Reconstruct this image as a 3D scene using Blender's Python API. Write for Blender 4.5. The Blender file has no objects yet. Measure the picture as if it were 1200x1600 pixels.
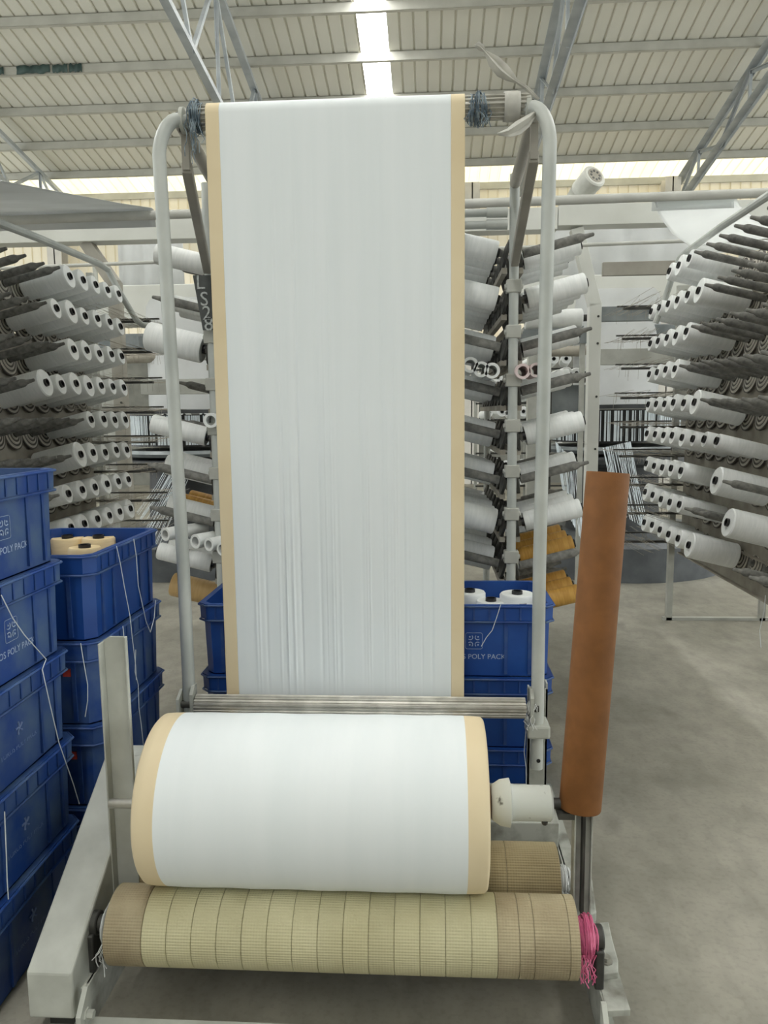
import bpy, bmesh, math, random
from math import sin, cos, pi, radians, sqrt, exp
from mathutils import Vector, Matrix, Quaternion

random.seed(7)
sc = bpy.context.scene
col = sc.collection

# ------------------------------------------------------------------ camera
CAM_H = 1.5
YAW, PITCH, ROLL = radians(3.5), radians(-7.4), 0.0115
FPX = 1200.0
_f = Vector((-sin(YAW)*cos(PITCH), cos(YAW)*cos(PITCH), sin(PITCH)))
_r = Vector((cos(YAW), sin(YAW), 0.0))
_u = _r.cross(_f)
_r2 = _r*cos(ROLL) - _u*sin(ROLL)
_u2 = _u*cos(ROLL) + _r*sin(ROLL)
_C = Vector((0, 0, CAM_H))
cam_d = bpy.data.cameras.new('camera')
cam_d.sensor_fit = 'HORIZONTAL'
cam_d.sensor_width = 36.0
cam_d.lens = 36.0*FPX/1200.0
cam_d.clip_start = 0.05
cam_d.clip_end = 200
cam = bpy.data.objects.new('camera', cam_d)
col.objects.link(cam)
m = Matrix.Identity(4)
for i in range(3):
    m[i][0] = _r2[i]; m[i][1] = _u2[i]; m[i][2] = -_f[i]; m[i][3] = _C[i]
cam.matrix_world = m
sc.camera = cam

# ------------------------------------------------------------------ world, sun, exposure
w = bpy.data.worlds.new('overcast_sky')
sc.world = w
w.use_nodes = True
bg = w.node_tree.nodes['Background']
bg.inputs[0].default_value = (0.95, 1.0, 0.99, 1)
bg.inputs[1].default_value = 1.9
sun_d = bpy.data.lights.new('sun', 'SUN')
sun_d.energy = 8.0
sun_d.angle = radians(8)
sun_d.color = (1.0, 0.97, 0.92)
sun = bpy.data.objects.new('sun', sun_d)
col.objects.link(sun)
sun.rotation_euler = Vector((0.1, -0.55, -0.8)).to_track_quat('-Z', 'Y').to_euler()
sc.view_settings.view_transform = 'Standard'
sc.view_settings.look = 'None'
sc.view_settings.exposure = 0.0
sc.view_settings.gamma = 1.0
sc.view_settings.use_curve_mapping = False
SKYLIGHT = 18.0


# ------------------------------------------------------------------ measuring helpers (a pixel of the photo -> a point of the place)
def ray(x, y):
    return _f + _r2*((x-600)/FPX) - _u2*((y-800)/FPX)
def aty(x, y, Y):
    d = ray(x, y); return _C + d*(Y/d.y)
def atx(x, y, X):
    d = ray(x, y); return _C + d*(X/d.x)
def atz(x, y, Z):
    d = ray(x, y); return _C + d*((Z-CAM_H)/d.z)


# ------------------------------------------------------------------ materials
def lin(c):
    r = []
    for v in c:
        v = v/255.0
        r.append(v/12.92 if v <= 0.04045 else ((v+0.055)/1.055)**2.4)
    return (r[0], r[1], r[2], 1)

def mat(name, a, b=None, scale=8.0, rough=0.6, metal=0.0, bump=0.0, bscale=40.0, stretch=(1, 1, 1),
        lo=0.35, hi=0.65, detail=5.0, rnd=0.0, translucent=0.0, coords='Object', spec=0.5):
    """two-tone noise colour, optional fine relief"""
    mt = bpy.data.materials.new(name); mt.use_nodes = True
    nt = mt.node_tree; N = nt.nodes; L = nt.links
    bs = N['Principled BSDF']
    bs.inputs['Roughness'].default_value = rough
    bs.inputs['Metallic'].default_value = metal
    bs.inputs['Specular IOR Level'].default_value = spec
    tc = N.new('ShaderNodeTexCoord'); mp = N.new('ShaderNodeMapping')
    mp.inputs['Scale'].default_value = stretch
    L.new(tc.outputs[coords], mp.inputs['Vector'])
    nz = N.new('ShaderNodeTexNoise'); nz.inputs['Scale'].default_value = scale; nz.inputs['Detail'].default_value = detail
    L.new(mp.outputs[0], nz.inputs['Vector'])
    cr = N.new('ShaderNodeValToRGB')
    cr.color_ramp.elements[0].position = lo; cr.color_ramp.elements[1].position = hi
    cr.color_ramp.elements[0].color = lin(a); cr.color_ramp.elements[1].color = lin(b if b else a)
    L.new(nz.outputs['Fac'], cr.inputs[0])
    out = cr.outputs[0]
    if rnd:
        oi = N.new('ShaderNodeObjectInfo'); hs = N.new('ShaderNodeHueSaturation')
        mr = N.new('ShaderNodeMapRange'); mr.inputs['To Min'].default_value = 1-rnd; mr.inputs['To Max'].default_value = 1+rnd
        L.new(oi.outputs['Random'], mr.inputs['Value']); L.new(mr.outputs[0], hs.inputs['Value'])
        L.new(out, hs.inputs['Color']); out = hs.outputs[0]
    L.new(out, bs.inputs['Base Color'])
    if bump:
        n2 = N.new('ShaderNodeTexNoise'); n2.inputs['Scale'].default_value = bscale; n2.inputs['Detail'].default_value = 4
        L.new(mp.outputs[0], n2.inputs['Vector'])
        bp = N.new('ShaderNodeBump'); bp.inputs['Strength'].default_value = bump; bp.inputs['Distance'].default_value = 0.004
        L.new(n2.outputs['Fac'], bp.inputs['Height']); L.new(bp.outputs[0], bs.inputs['Normal'])
    if translucent:
        tr = N.new('ShaderNodeBsdfTranslucent'); mx = N.new('ShaderNodeMixShader')
        L.new(out, tr.inputs['Color']); mx.inputs[0].default_value = translucent
        L.new(bs.outputs[0], mx.inputs[1]); L.new(tr.outputs[0], mx.inputs[2])
        L.new(mx.outputs[0], N['Material Output'].inputs['Surface'])
    return mt

M = {}
M['concrete'] = mat('concrete', (124, 121, 110), (160, 156, 144), scale=1.6, rough=0.55, bump=0.15, bscale=60, detail=9, lo=0.3, hi=0.7)
def speckle(mt):
    nt = mt.node_tree; N = nt.nodes; L = nt.links; bs = N['Principled BSDF']
    src = bs.inputs['Base Color'].links[0].from_socket
    tc = N.new('ShaderNodeTexCoord')
    for sc_, a, b_, lo, hi, st in ((13.0, 0.88, 1.04, 0.36, 0.60, (1, 0.6, 1)), (55.0, 0.92, 1.03, 0.34, 0.5, (1, 1, 1)), (4.5, 0.82, 1.0, 0.30, 0.42, (1.4, 0.7, 1))):
        mp = N.new('ShaderNodeMapping'); mp.inputs['Scale'].default_value = st; L.new(tc.outputs['Object'], mp.inputs[0])
        nz = N.new('ShaderNodeTexNoise'); nz.inputs['Scale'].default_value = sc_; nz.inputs['Detail'].default_value = 8; L.new(mp.outputs[0], nz.inputs['Vector'])
        mr = N.new('ShaderNodeMapRange'); mr.inputs['From Min'].default_value = lo; mr.inputs['From Max'].default_value = hi
        mr.inputs['To Min'].default_value = a; mr.inputs['To Max'].default_value = b_; L.new(nz.outputs['Fac'], mr.inputs['Value'])
        hs = N.new('ShaderNodeHueSaturation'); L.new(src, hs.inputs['Color']); L.new(mr.outputs[0], hs.inputs['Value']); src = hs.outputs[0]
    L.new(src, bs.inputs['Base Color'])
speckle(M['concrete'])
M['roof'] = mat('roof_sheet_paint', (226, 224, 212), (233, 231, 221), scale=0.7, rough=0.45, detail=3)
M['eave'] = mat('translucent_eave_sheet', (242, 238, 222), (250, 246, 234), scale=0.7, rough=0.6, translucent=0.6)
M['wallsheet'] = mat('cream_wall_sheet', (242, 236, 220), (247, 242, 230), scale=0.6, rough=0.6, translucent=0.3)
M['purlin'] = mat('purlin_paint', (182, 181, 172), (198, 197, 188), scale=3, rough=0.5)
M['truss'] = mat('truss_paint', (168, 174, 178), (190, 195, 197), scale=4, rough=0.45)
M['column'] = mat('column_paint', (208, 204, 196), (222, 218, 210), scale=4, rough=0.5)
M['white_fabric'] = mat('white_woven_fabric', (231, 237, 239), (235, 240, 242), scale=3, rough=0.55, bump=0.05, bscale=200, stretch=(6, 1, 0.3), spec=0.35)
M['cream_fabric'] = mat('cream_woven_fabric', (224, 206, 170), (230, 214, 180), scale=4, rough=0.6, spec=0.35)
M['grey_web'] = mat('dull_white_fabric', (214, 216, 215), (226, 228, 228), scale=3, rough=0.6, translucent=0.35)
M['sheet'] = mat('thin_white_fabric', (246, 248, 248), (250, 252, 252), scale=3, rough=0.6, translucent=0.75)
M['frame'] = mat('winder_paint', (176, 178, 170), (196, 198, 190), scale=9, rough=0.45, bump=0.04)
M['frame_dirty'] = mat('winder_paint_dirty', (112, 110, 100), (178, 180, 172), scale=11, rough=0.55, lo=0.3, hi=0.55, bump=0.1)
M['pipe'] = mat('pipe_paint', (172, 176, 172), (192, 195, 190), scale=6, rough=0.4)
M['rail_pipe'] = mat('rail_pipe_paint', (184, 184, 178), (200, 200, 194), scale=6, rough=0.45)
M['arm'] = mat('arm_paint', (150, 146, 136), (166, 162, 152), scale=6, rough=0.5)
M['steel'] = mat('fluted_steel', (168, 166, 158), (196, 194, 186), scale=20, rough=0.38, metal=0.75)
M['dark_steel'] = mat('dark_steel', (58, 58, 56), (82, 82, 78), scale=12, rough=0.5, metal=0.4)
M['black'] = mat('black_plastic', (24, 24, 25), (36, 36, 37), scale=10, rough=0.4)
M['rod'] = mat('dusty_spindle', (100, 100, 97), (140, 139, 134), scale=30, rough=0.85, bump=0.3, bscale=120, rnd=0.12)
M['rail'] = mat('dusty_rail', (142, 136, 124), (168, 163, 151), scale=8, rough=0.8)
M['creel'] = mat('creel_paint', (168, 168, 160), (186, 187, 180), scale=8, rough=0.5)
M['grey_panel'] = mat('pale_loom_panel', (206, 207, 200), (218, 219, 213), scale=3, rough=0.5)
M['steel_blue'] = mat('blue_grey_steel', (112, 118, 120), (150, 155, 156), scale=4, rough=0.4, metal=0.3)
M['white_yarn'] = mat('white_tape_winding', (234, 237, 236), (244, 246, 245), scale=14, rough=0.5, bump=0.04, bscale=25, stretch=(1, 1, 7), rnd=0.04, spec=0.4)
M['yellow_yarn'] = mat('ochre_tape_winding', (196, 146, 66), (216, 168, 84), scale=14, rough=0.5, bump=0.04, bscale=25, stretch=(1, 1, 7))
M['tan_yarn'] = mat('tan_tape_winding', (204, 168, 112), (214, 180, 124), scale=14, rough=0.5, bump=0.1, bscale=25, stretch=(1, 1, 7))
M['cream_yarn'] = mat('cream_tape_winding', (230, 205, 158), (240, 216, 170), scale=14, rough=0.5, bump=0.04, bscale=25, stretch=(1, 1, 7))
M['brown_yarn'] = mat('brown_tape_winding', (140, 98, 60), (160, 112, 70), scale=14, rough=0.5)
M['tube_white'] = mat('white_core_tube', (222, 224, 222), (236, 238, 236), scale=10, rough=0.5)
M['tube_pink'] = mat('pinkish_core_tube', (222, 200, 200), (232, 216, 214), scale=10, rough=0.5)
M['crate'] = mat('blue_crate_plastic', (20, 62, 134), (30, 76, 150), scale=6, rough=0.42, bump=0.03, rnd=0.08)
M['crate_dirty'] = mat('dusty_blue_crate_plastic', (22, 62, 132), (82, 106, 136), scale=7, rough=0.5, lo=0.42, hi=0.75, bump=0.05, rnd=0.08, detail=8)
M['crate_print'] = mat('pale_crate_print', (178, 192, 214), (150, 168, 200), scale=60, rough=0.6)
M['crate_print_faint'] = mat('faint_crate_print', (120, 140, 178), (90, 112, 160), scale=60, rough=0.6)
M['red'] = mat('red_tag', (170, 52, 44), (190, 70, 58), scale=20, rough=0.5)
M['cardboard'] = mat('brown_cardboard_tube', (116, 73, 30), (130, 83, 38), scale=18, rough=0.7, bump=0.08, bscale=160, detail=8)
M['cardboard_in'] = mat('dark_cardboard', (88, 54, 28), (100, 62, 34), scale=18, rough=0.8)
M['chuck'] = mat('chipped_white_paint', (84, 84, 78), (206, 210, 204), scale=26, rough=0.5, lo=0.28, hi=0.36, bump=0.1)
M['string'] = mat('white_string', (206, 212, 214), (222, 226, 228), scale=10, rough=0.7)
M['blue_thread'] = mat('blue_thread', (88, 104, 116), (156, 170, 178), scale=30, rough=0.8, lo=0.4, hi=0.6)
M['pink_thread'] = mat('pink_twine', (206, 96, 136), (226, 130, 164), scale=30, rough=0.75)
M['white_thread'] = mat('white_twine', (196, 198, 196), (224, 226, 224), scale=30, rough=0.75)
M['film'] = mat('white_plastic_strip', (204, 202, 194), (224, 222, 214), scale=16, rough=0.5, translucent=0.25)
M['slate'] = mat('dark_grey_board', (70, 73, 72), (86, 89, 88), scale=9, rough=0.8)
M['chalk'] = mat('white_chalk', (190, 194, 192), (150, 154, 152), scale=80, rough=0.9)
M['tape_white'] = mat('pale_blue_tape', (200, 210, 216), (216, 224, 228), scale=10, rough=0.6)
M['motor'] = mat('motor_paint', (186, 186, 178), (204, 204, 196), scale=10, rough=0.5)
M['loom_dark'] = mat('loom_dark_metal', (52, 54, 56), (76, 78, 80), scale=6, rough=0.5)
M['platform'] = mat('loom_platform', (84, 88, 92), (104, 108, 112), scale=5, rough=0.5)
M['plinth'] = mat('grey_masonry', (116, 116, 110), (136, 136, 128), scale=3, rough=0.8)
M['lint'] = mat('white_lint', (190, 190, 184), (214, 214, 208), scale=40, rough=0.95, bump=0.5, bscale=90)

# woven grip wrap of the drive rollers: fine rows of weave as relief
def wrap_mat(name, a, b):
    mt = mat(name, a, b, scale=7, rough=0.8, rnd=0.05, detail=7)
    nt = mt.node_tree; N = nt.nodes; L = nt.links
    bs = N['Principled BSDF']
    tc = N.new('ShaderNodeTexCoord')
    sx = N.new('ShaderNodeSeparateXYZ'); L.new(tc.outputs['Object'], sx.inputs[0])
    at = N.new('ShaderNodeMath'); at.operation = 'ARCTAN2'; L.new(sx.outputs['Y'], at.inputs[0]); L.new(sx.outputs['Z'], at.inputs[1])
    m1 = N.new('ShaderNodeMath'); m1.operation = 'MULTIPLY'; m1.inputs[1].default_value = 84; L.new(at.outputs[0], m1.inputs[0])
    s1 = N.new('ShaderNodeMath'); s1.operation = 'SINE'; L.new(m1.outputs[0], s1.inputs[0])
    m2 = N.new('ShaderNodeMath'); m2.operation = 'MULTIPLY'; m2.inputs[1].default_value = 900; L.new(sx.outputs['X'], m2.inputs[0])
    s2 = N.new('ShaderNodeMath'); s2.operation = 'SINE'; L.new(m2.outputs[0], s2.inputs[0])
    m3 = N.new('ShaderNodeMath'); m3.operation = 'MULTIPLY_ADD'; m3.inputs[1].default_value = 0.4; L.new(s2.outputs[0], m3.inputs[0]); L.new(s1.outputs[0], m3.inputs[2])
    bp = N.new('ShaderNodeBump'); bp.inputs['Strength'].default_value = 0.4; bp.inputs['Distance'].default_value = 0.0012
    L.new(m3.outputs[0], bp.inputs['Height']); L.new(bp.outputs[0], bs.inputs['Normal'])
    return mt
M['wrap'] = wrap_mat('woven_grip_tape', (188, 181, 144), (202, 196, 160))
M['wrap_old'] = wrap_mat('dirty_grip_tape', (146, 132, 104), (176, 164, 134))
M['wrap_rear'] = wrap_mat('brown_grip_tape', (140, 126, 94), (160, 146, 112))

# brake disc: concentric rings of felt and sheet metal
def ring_mat():
    mt = bpy.data.materials.new('ringed_brake_disc'); mt.use_nodes = True
    nt = mt.node_tree; N = nt.nodes; L = nt.links; bs = N['Principled BSDF']; bs.inputs['Roughness'].default_value = 0.8
    tc = N.new('ShaderNodeTexCoord'); sx = N.new('ShaderNodeSeparateXYZ'); L.new(tc.outputs['Object'], sx.inputs[0])
    cb = N.new('ShaderNodeCombineXYZ'); L.new(sx.outputs['X'], cb.inputs[0]); L.new(sx.outputs['Y'], cb.inputs[1])
    ln = N.new('ShaderNodeVectorMath'); ln.operation = 'LENGTH'; L.new(cb.outputs[0], ln.inputs[0])
    mm = N.new('ShaderNodeMath'); mm.operation = 'MULTIPLY'; mm.inputs[1].default_value = 270; L.new(ln.outputs['Value'], mm.inputs[0])
    s = N.new('ShaderNodeMath'); s.operation = 'SINE'; L.new(mm.outputs[0], s.inputs[0])
    cr = N.new('ShaderNodeValToRGB'); cr.color_ramp.elements[0].position = 0.25; cr.color_ramp.elements[1].position = 0.75
    cr.color_ramp.elements[0].color = lin((84, 80, 74)); cr.color_ramp.elements[1].color = lin((196, 191, 180))
    m2 = N.new('ShaderNodeMath'); m2.operation = 'MULTIPLY_ADD'; m2.inputs[1].default_value = 0.5; m2.inputs[2].default_value = 0.5
    L.new(s.outputs[0], m2.inputs[0]); L.new(m2.outputs[0], cr.inputs[0]); L.new(cr.outputs[0], bs.inputs['Base Color'])
    return mt
M['disc'] = ring_mat()

def emit_mat(name, c, s):
    mt = bpy.data.materials.new(name); mt.use_nodes = True
    nt = mt.node_tree; nt.nodes.remove(nt.nodes['Principled BSDF'])
    e = nt.nodes.new('ShaderNodeEmission'); e.inputs[0].default_value = c; e.inputs[1].default_value = s
    nt.links.new(e.outputs[0], nt.nodes['Material Output'].inputs['Surface'])
    return mt
M['skylight'] = emit_mat('skylight_and_fill_glow', (1, 1, 0.97, 1), SKYLIGHT)  # shared by the real skylight and the added unseen fill strips


# ------------------------------------------------------------------ mesh helpers
def V(*a): return Vector(a)

class MB:
    def __init__(s): s.v = []; s.f = []
    def add(s, vs, fs):
        o = len(s.v); s.v += [tuple(p) for p in vs]; s.f += [tuple(i+o for i in f) for f in fs]; return s
    def box(s, lo, hi, mtx=None):
        x0, y0, z0 = lo; x1, y1, z1 = hi
        vs = [V(x, y, z) for z in (z0, z1) for y in (y0, y1) for x in (x0, x1)]
        if mtx: vs = [mtx @ p for p in vs]
        return s.add(vs, [(0, 2, 3, 1), (4, 5, 7, 6), (0, 1, 5, 4), (2, 6, 7, 3), (0, 4, 6, 2), (1, 3, 7, 5)])
    def bar(s, p0, p1, wd, ht, up=(0, 0, 1)):
        """rectangular bar between two points"""
        p0 = V(*p0); p1 = V(*p1); d = (p1-p0).normalized(); up = V(*up)
        a = d.cross(up)
        if a.length < 1e-4: a = d.cross(V(1, 0, 0))
        a.normalize(); b = a.cross(d).normalized()
        vs = [p+a*(i*wd/2)+b*(j*ht/2) for p in (p0, p1) for j in (-1, 1) for i in (-1, 1)]
        return s.add(vs, [(0, 2, 3, 1), (4, 5, 7, 6), (0, 1, 5, 4), (2, 6, 7, 3), (0, 4, 6, 2), (1, 3, 7, 5)])
    def lathe(s, p0, axis, prof, n=24, caps=True):
        """prof: list of (along, radius) from p0 along axis"""
        p0 = V(*p0); d = V(*axis).normalized()
        a = d.cross(V(0, 0, 1))
        if a.length < 1e-3: a = V(1, 0, 0)
        a.normalize(); b = d.cross(a)
        vs = []; fs = []
        for t, r in prof:
            for k in range(n):
                an = 2*pi*k/n
                vs.append(p0+d*t+(a*cos(an)+b*sin(an))*r)
        for i in range(len(prof)-1):
            for k in range(n):
                k2 = (k+1) % n
                fs.append((i*n+k, i*n+k2, (i+1)*n+k2, (i+1)*n+k))
        if caps:
            fs.append(tuple(range(n-1, -1, -1))); e = (len(prof)-1)*n; fs.append(tuple(range(e, e+n)))
        return s.add(vs, fs)
    def cyl(s, p0, p1, r0, r1=None, n=20):
        p0 = V(*p0); p1 = V(*p1)
        return s.lathe(p0, p1-p0, [(0, r0), ((p1-p0).length, r0 if r1 is None else r1)], n)
    def pipe(s, pts, r, n=12):
        """round tube along a polyline"""
        pts = [V(*p) for p in pts]; vs = []; fs = []
        a = None
        for i, p in enumerate(pts):
            t = (pts[min(i+1, len(pts)-1)]-pts[max(i-1, 0)]).normalized()
            if a is None:
                a = t.cross(V(0, 0, 1))
                if a.length < 1e-3: a = t.cross(V(1, 0, 0))
            a = (a-t*a.dot(t)).normalized(); b = t.cross(a)
            rr = r[i] if isinstance(r, (list, tuple)) else r
            for k in range(n):
                an = 2*pi*k/n; vs.append(p+(a*cos(an)+b*sin(an))*rr)
        m_ = len(pts)
        for i in range(m_-1):
            for k in range(n):
                k2 = (k+1) % n; fs.append((i*n+k, i*n+k2, (i+1)*n+k2, (i+1)*n+k))
        fs.append(tuple(range(n-1, -1, -1))); fs.append(tuple(range((m_-1)*n, m_*n)))
        return s.add(vs, fs)
    def prism(s, poly, d):
        """poly: list of points (planar), extruded by vector d"""
        poly = [V(*p) for p in poly]; d = V(*d); n = len(poly)
        fs = [tuple(range(n-1, -1, -1)), tuple(range(n, 2*n))]+[(k, (k+1) % n, n+(k+1) % n, n+k) for k in range(n)]
        return s.add(poly+[p+d for p in poly], fs)
    def grid(s, rows):
        n = len(rows[0]); fs = []
        for i in range(len(rows)-1):
            for k in range(n-1): fs.append((i*n+k, i*n+k+1, (i+1)*n+k+1, (i+1)*n+k))
        return s.add([p for r in rows for p in r], fs)
    def mesh(s, name, m_, smooth=35, fix=True):
        me = bpy.data.meshes.new(name); me.from_pydata(s.v, [], s.f)
        if fix:
            bm = bmesh.new(); bm.from_mesh(me); bmesh.ops.recalc_face_normals(bm, faces=bm.faces); bm.to_mesh(me); bm.free()
        me.materials.append(m_)
        if smooth:
            me.shade_smooth(); me.set_sharp_from_angle(angle=radians(smooth))
        return me
    def build(s, name, m_, parent=None, smooth=35, label=None, bevel=0, fix=True, origin=None):
        """verts are in world space; the object sits at origin (default: the thing's location)"""
        off = V(0, 0, 0)
        if parent is not None: off = world_loc(parent)
        o_ = V(*origin) if origin is not None else off
        s.v = [(p[0]-o_.x, p[1]-o_.y, p[2]-o_.z) for p in s.v]
        o = bpy.data.objects.new(name, s.mesh(name, m_, smooth, fix)); col.objects.link(o)
        o.parent = parent; o.location = o_-off
        if label: o['label'] = label
        if bevel:
            bv = o.modifiers.new('bevel', 'BEVEL'); bv.width = bevel; bv.segments = 2; bv.limit_method = 'ANGLE'
        return o

def world_loc(o):
    p = V(0, 0, 0)
    while o is not None:
        p += o.location; o = o.parent
    return p

def tag(o, label, cat, group=None):
    o['label'] = label; o['category'] = cat
    if group: o['group'] = group
    return o
def thing(name, label, cat, loc=(0, 0, 0), group=None):
    o = bpy.data.objects.new(name, None); col.objects.link(o); o.location = loc; o.empty_display_size = 0.05
    return tag(o, label, cat, group)
def structure(o): o['kind'] = 'structure'; return o
def link(name, me, parent=None, loc=(0, 0, 0), rot=None):
    o = bpy.data.objects.new(name, me); col.objects.link(o); o.parent = parent; o.location = loc
    if rot is not None:
        o.rotation_mode = 'QUATERNION'; o.rotation_quaternion = rot
    return o
def arc(c, r, a0, a1, n, ux, uy):
    c = V(*c); ux = V(*ux); uy = V(*uy)
    return [c+ux*(r*cos(a0+(a1-a0)*i/n))+uy*(r*sin(a0+(a1-a0)*i/n)) for i in range(n+1)]
ORD = ['first', 'second', 'third', 'fourth', 'fifth', 'sixth', 'seventh', 'eighth', 'ninth', 'tenth', 'eleventh', 'twelfth']

# ================================================================== THE SETTING
# floor
f = MB()
f.box((-14, -12.2, -0.1), (14, 17, 0)); structure(f.build('floor', M['concrete'], smooth=0))

# roof: slopes down away from the camera; eave at Y=16.5
EY, EZ, SL, PP = 16.5, 6.06, 0.2, 1.03
def roof_z(Y): return EZ+SL*(EY-Y)
RIDGE = 3.0
ceiling = bpy.data.objects.new('ceiling', None); col.objects.link(ceiling); structure(ceiling)
ceiling.location = (0, RIDGE, roof_z(RIDGE))

def sheet_mesh(name, width, y0, y1, m_):
    """trapezoid-ribbed sheet seen from below, local origin at x=0, Y=0"""
    prof = []; x = 0; per = 0.2; k = 0
    while x < width-1e-6:
        wd = min(per, width-x)
        prof += [(x, 0), (x+wd*0.80, 0), (x+wd*0.84, 0.026), (x+wd*0.95, 0.026)]
        x += per
    prof.append((width, 0))
    th = 0.004; vs = []; fs = []
    for y in (y0, y1):
        for (px, pz) in prof: vs.append(V(px, y, roof_z(y)+pz+0.012))
        for (px, pz) in prof: vs.append(V(px, y, roof_z(y)+pz+0.012+th))
    n = len(prof)
    for i in range(n-1):
        fs.append((i, i+1, 2*n+i+1, 2*n+i)); fs.append((n+i, 3*n+i, 3*n+i+1, n+i+1))
        fs.append((i, n+i, n+i+1, i+1)); fs.append((2*n+i, 2*n+i+1, 3*n+i+1, 3*n+i))
    fs.append((0, 2*n, 3*n, n)); fs.append((n-1, 2*n-1, 4*n-1, 3*n-1))
    b = MB(); b.add(vs, fs)
    cz = ceiling.location
    b.v = [(p[0]-cz.x, p[1]-cz.y, p[2]-cz.z) for p in b.v]
    return b.mesh(name, m_, smooth=0)
YB = EY-PP
main_sheet = sheet_mesh('roof_sheet', 1.0, RIDGE, YB+0.06, M['roof'])
eave_sheet = sheet_mesh('eave_sheet', 1.0, YB, EY+0.9, M['eave'])
xs = [-1.02-i for i in range(1, 12)]+[-0.60+i for i in range(0, 12)]
side_fill = sheet_mesh('side_fill_strip', 1.0, RIDGE, 9.5, M['skylight']); side_rest = sheet_mesh('side_roof_sheet', 1.0, 9.5, YB+0.06, M['roof'])  # unseen glowing side strips, added to brighten the creel bobbins
for x in xs:
    if x in (xs[6], xs[16], xs[17]):
        if x != xs[16]:
            link('skylight_and_fill_panel', side_fill, ceiling, (x, 0, 0)); link('roof_sheet', side_rest, ceiling, (x, 0, 0)); link('eave_sheet', eave_sheet, ceiling, (x, 0, 0.004)); continue
    link('roof_sheet', main_sheet, ceiling, (x, 0, 0))
    link('eave_sheet', eave_sheet, ceiling, (x, 0, 0.004))
link('skylight_and_fill_panel', sheet_mesh('skylight_and_fill_panel', 0.42, RIDGE, EY-3*PP+0.1, M['skylight']), ceiling, (-1.02, 0, 0))
link('roof_sheet', sheet_mesh('roof_sheet_short', 0.42, EY-3*PP+0.1, YB+0.06, M['roof']), ceiling, (-1.02, 0, 0))
link('eave_sheet', sheet_mesh('eave_sheet_short', 0.42, YB, EY+0.9, M['eave']), ceiling, (-1.02, 0, 0.004))
# unseen rear slope, added to cut frontal light; its glowing strip adds top light
def mirror_sheet(name, width, m_):
    me = sheet_mesh(name, width, RIDGE, RIDGE+15.0, m_)
    for v in me.vertices: v.co.y = -v.co.y
    me.flip_normals(); return me
rear_sheet = mirror_sheet('rear_roof_sheet', 1.0, M['roof']); rear_fill = mirror_sheet('rear_fill_strip', 0.42, M['skylight'])
for x in xs:
    link('roof_sheet', rear_sheet, ceiling, (x, 0, 0))
link('skylight_and_fill_panel', rear_fill, ceiling, (-1.02, 0, 0))
# purlins: cold-formed C sections under the sheets
def purlin_mesh():
    b = MB(); x0, x1 = -12.2, 11.5; t = 0.006
    b.box((x0, -0.03, -0.13), (x1, -0.03+t, 0.0))
    b.box((x0, -0.03, -0.13), (x1, 0.035, -0.13+t))
    b.box((x0, -0.03, -t), (x1, 0.035, 0.0))
    b.box((x0, 0.035-t, -0.13), (x1, 0.035, -0.112))
    return b.mesh('purlin', M['purlin'], smooth=0)
pm = purlin_mesh()
for i in range(0, 13):
    Y = EY-PP*i
    if i == 0: Y -= 0.12
    link('purlin', pm, ceiling, (0, Y-RIDGE, roof_z(Y)-roof_z(RIDGE)+0.006))

# trusses carried along the slope
def truss(X, y_hi, z_hi, y_lo, z_lo, n):
    t = bpy.data.objects.new('roof_truss', None); col.objects.link(t); t.parent = ceiling
    t.location = V(X, y_lo, z_lo)-ceiling.location
    low = lambda Y: z_lo+(z_hi-z_lo)*(Y-y_lo)/(y_hi-y_lo)
    up = lambda Y: roof_z(Y)-0.17
    def member(p0, p1, wd, ht, nm):
        b = MB()
        p0 = V(*p0); p1 = V(*p1)
        b.bar(p0, p1, wd, 0.008); b.bar(p0+V(wd/2, 0, -ht/2), p1+V(wd/2, 0, -ht/2), 0.008, ht)
        b.build(nm, M['truss'], t, smooth=0)
    member((X, y_lo, low(y_lo)), (X, y_hi, low(y_hi)), 0.13, 0.07, 'bottom_chord')
    member((X, y_lo, up(y_lo)), (X, y_hi, up(y_hi)), 0.13, 0.07, 'top_chord')
    for i in range(n):
        ya = y_lo+(y_hi-y_lo)*i/n; yb = y_lo+(y_hi-y_lo)*(i+1)/n; ym = (ya+yb)/2
        member((X, ya, low(ya)), (X, ym, up(ym)), 0.05, 0.05, 'web_member')
        member((X, ym, up(ym)), (X, yb, low(yb)), 0.05, 0.05, 'web_member')
        member((X, ym, low(ym)), (X, ym, up(ym)), 0.05, 0.04, 'web_member')
truss(1.74, 5.0, 6.55, 16.2, 5.65, 5)
truss(-2.78, 5.0, 6.32, 16.2, 4.85, 5)
truss(4.9, 5.0, 7.6, 16.2, 5.5, 5)
truss(-7.5, 5.0, 7.2, 16.2, 5.2, 5)

# back wall with ribbed cladding
wall = bpy.data.objects.new('wall_back', None); col.objects.link(wall); structure(wall); wall.location = (0, 16.4, 0)
def wall_mesh():
    prof = []; x = 0
    while x < 1.0-1e-6:
        prof += [(x, 0), (x+0.165, 0), (x+0.173, 0.03), (x+0.192, 0.03)]; x += 0.2
    prof.append((1.0, 0)); n = len(prof); vs = []; fs = []
    for z in (0, EZ-0.03):
        for (px, py) in prof: vs.append(V(px, py, z))
        for (px, py) in prof: vs.append(V(px, py+0.006, z))
    for i in range(n-1):
        fs += [(i, i+1, 2*n+i+1, 2*n+i), (n+i, 3*n+i, 3*n+i+1, n+i+1), (i, n+i, n+i+1, i+1), (2*n+i, 2*n+i+1, 3*n+i+1, 3*n+i)]
    fs += [(0, 2*n, 3*n, n), (n-1, 2*n-1, 4*n-1, 3*n-1)]
    return MB().add(vs, fs).mesh('wall_sheet', M['wallsheet'], smooth=0)
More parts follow.
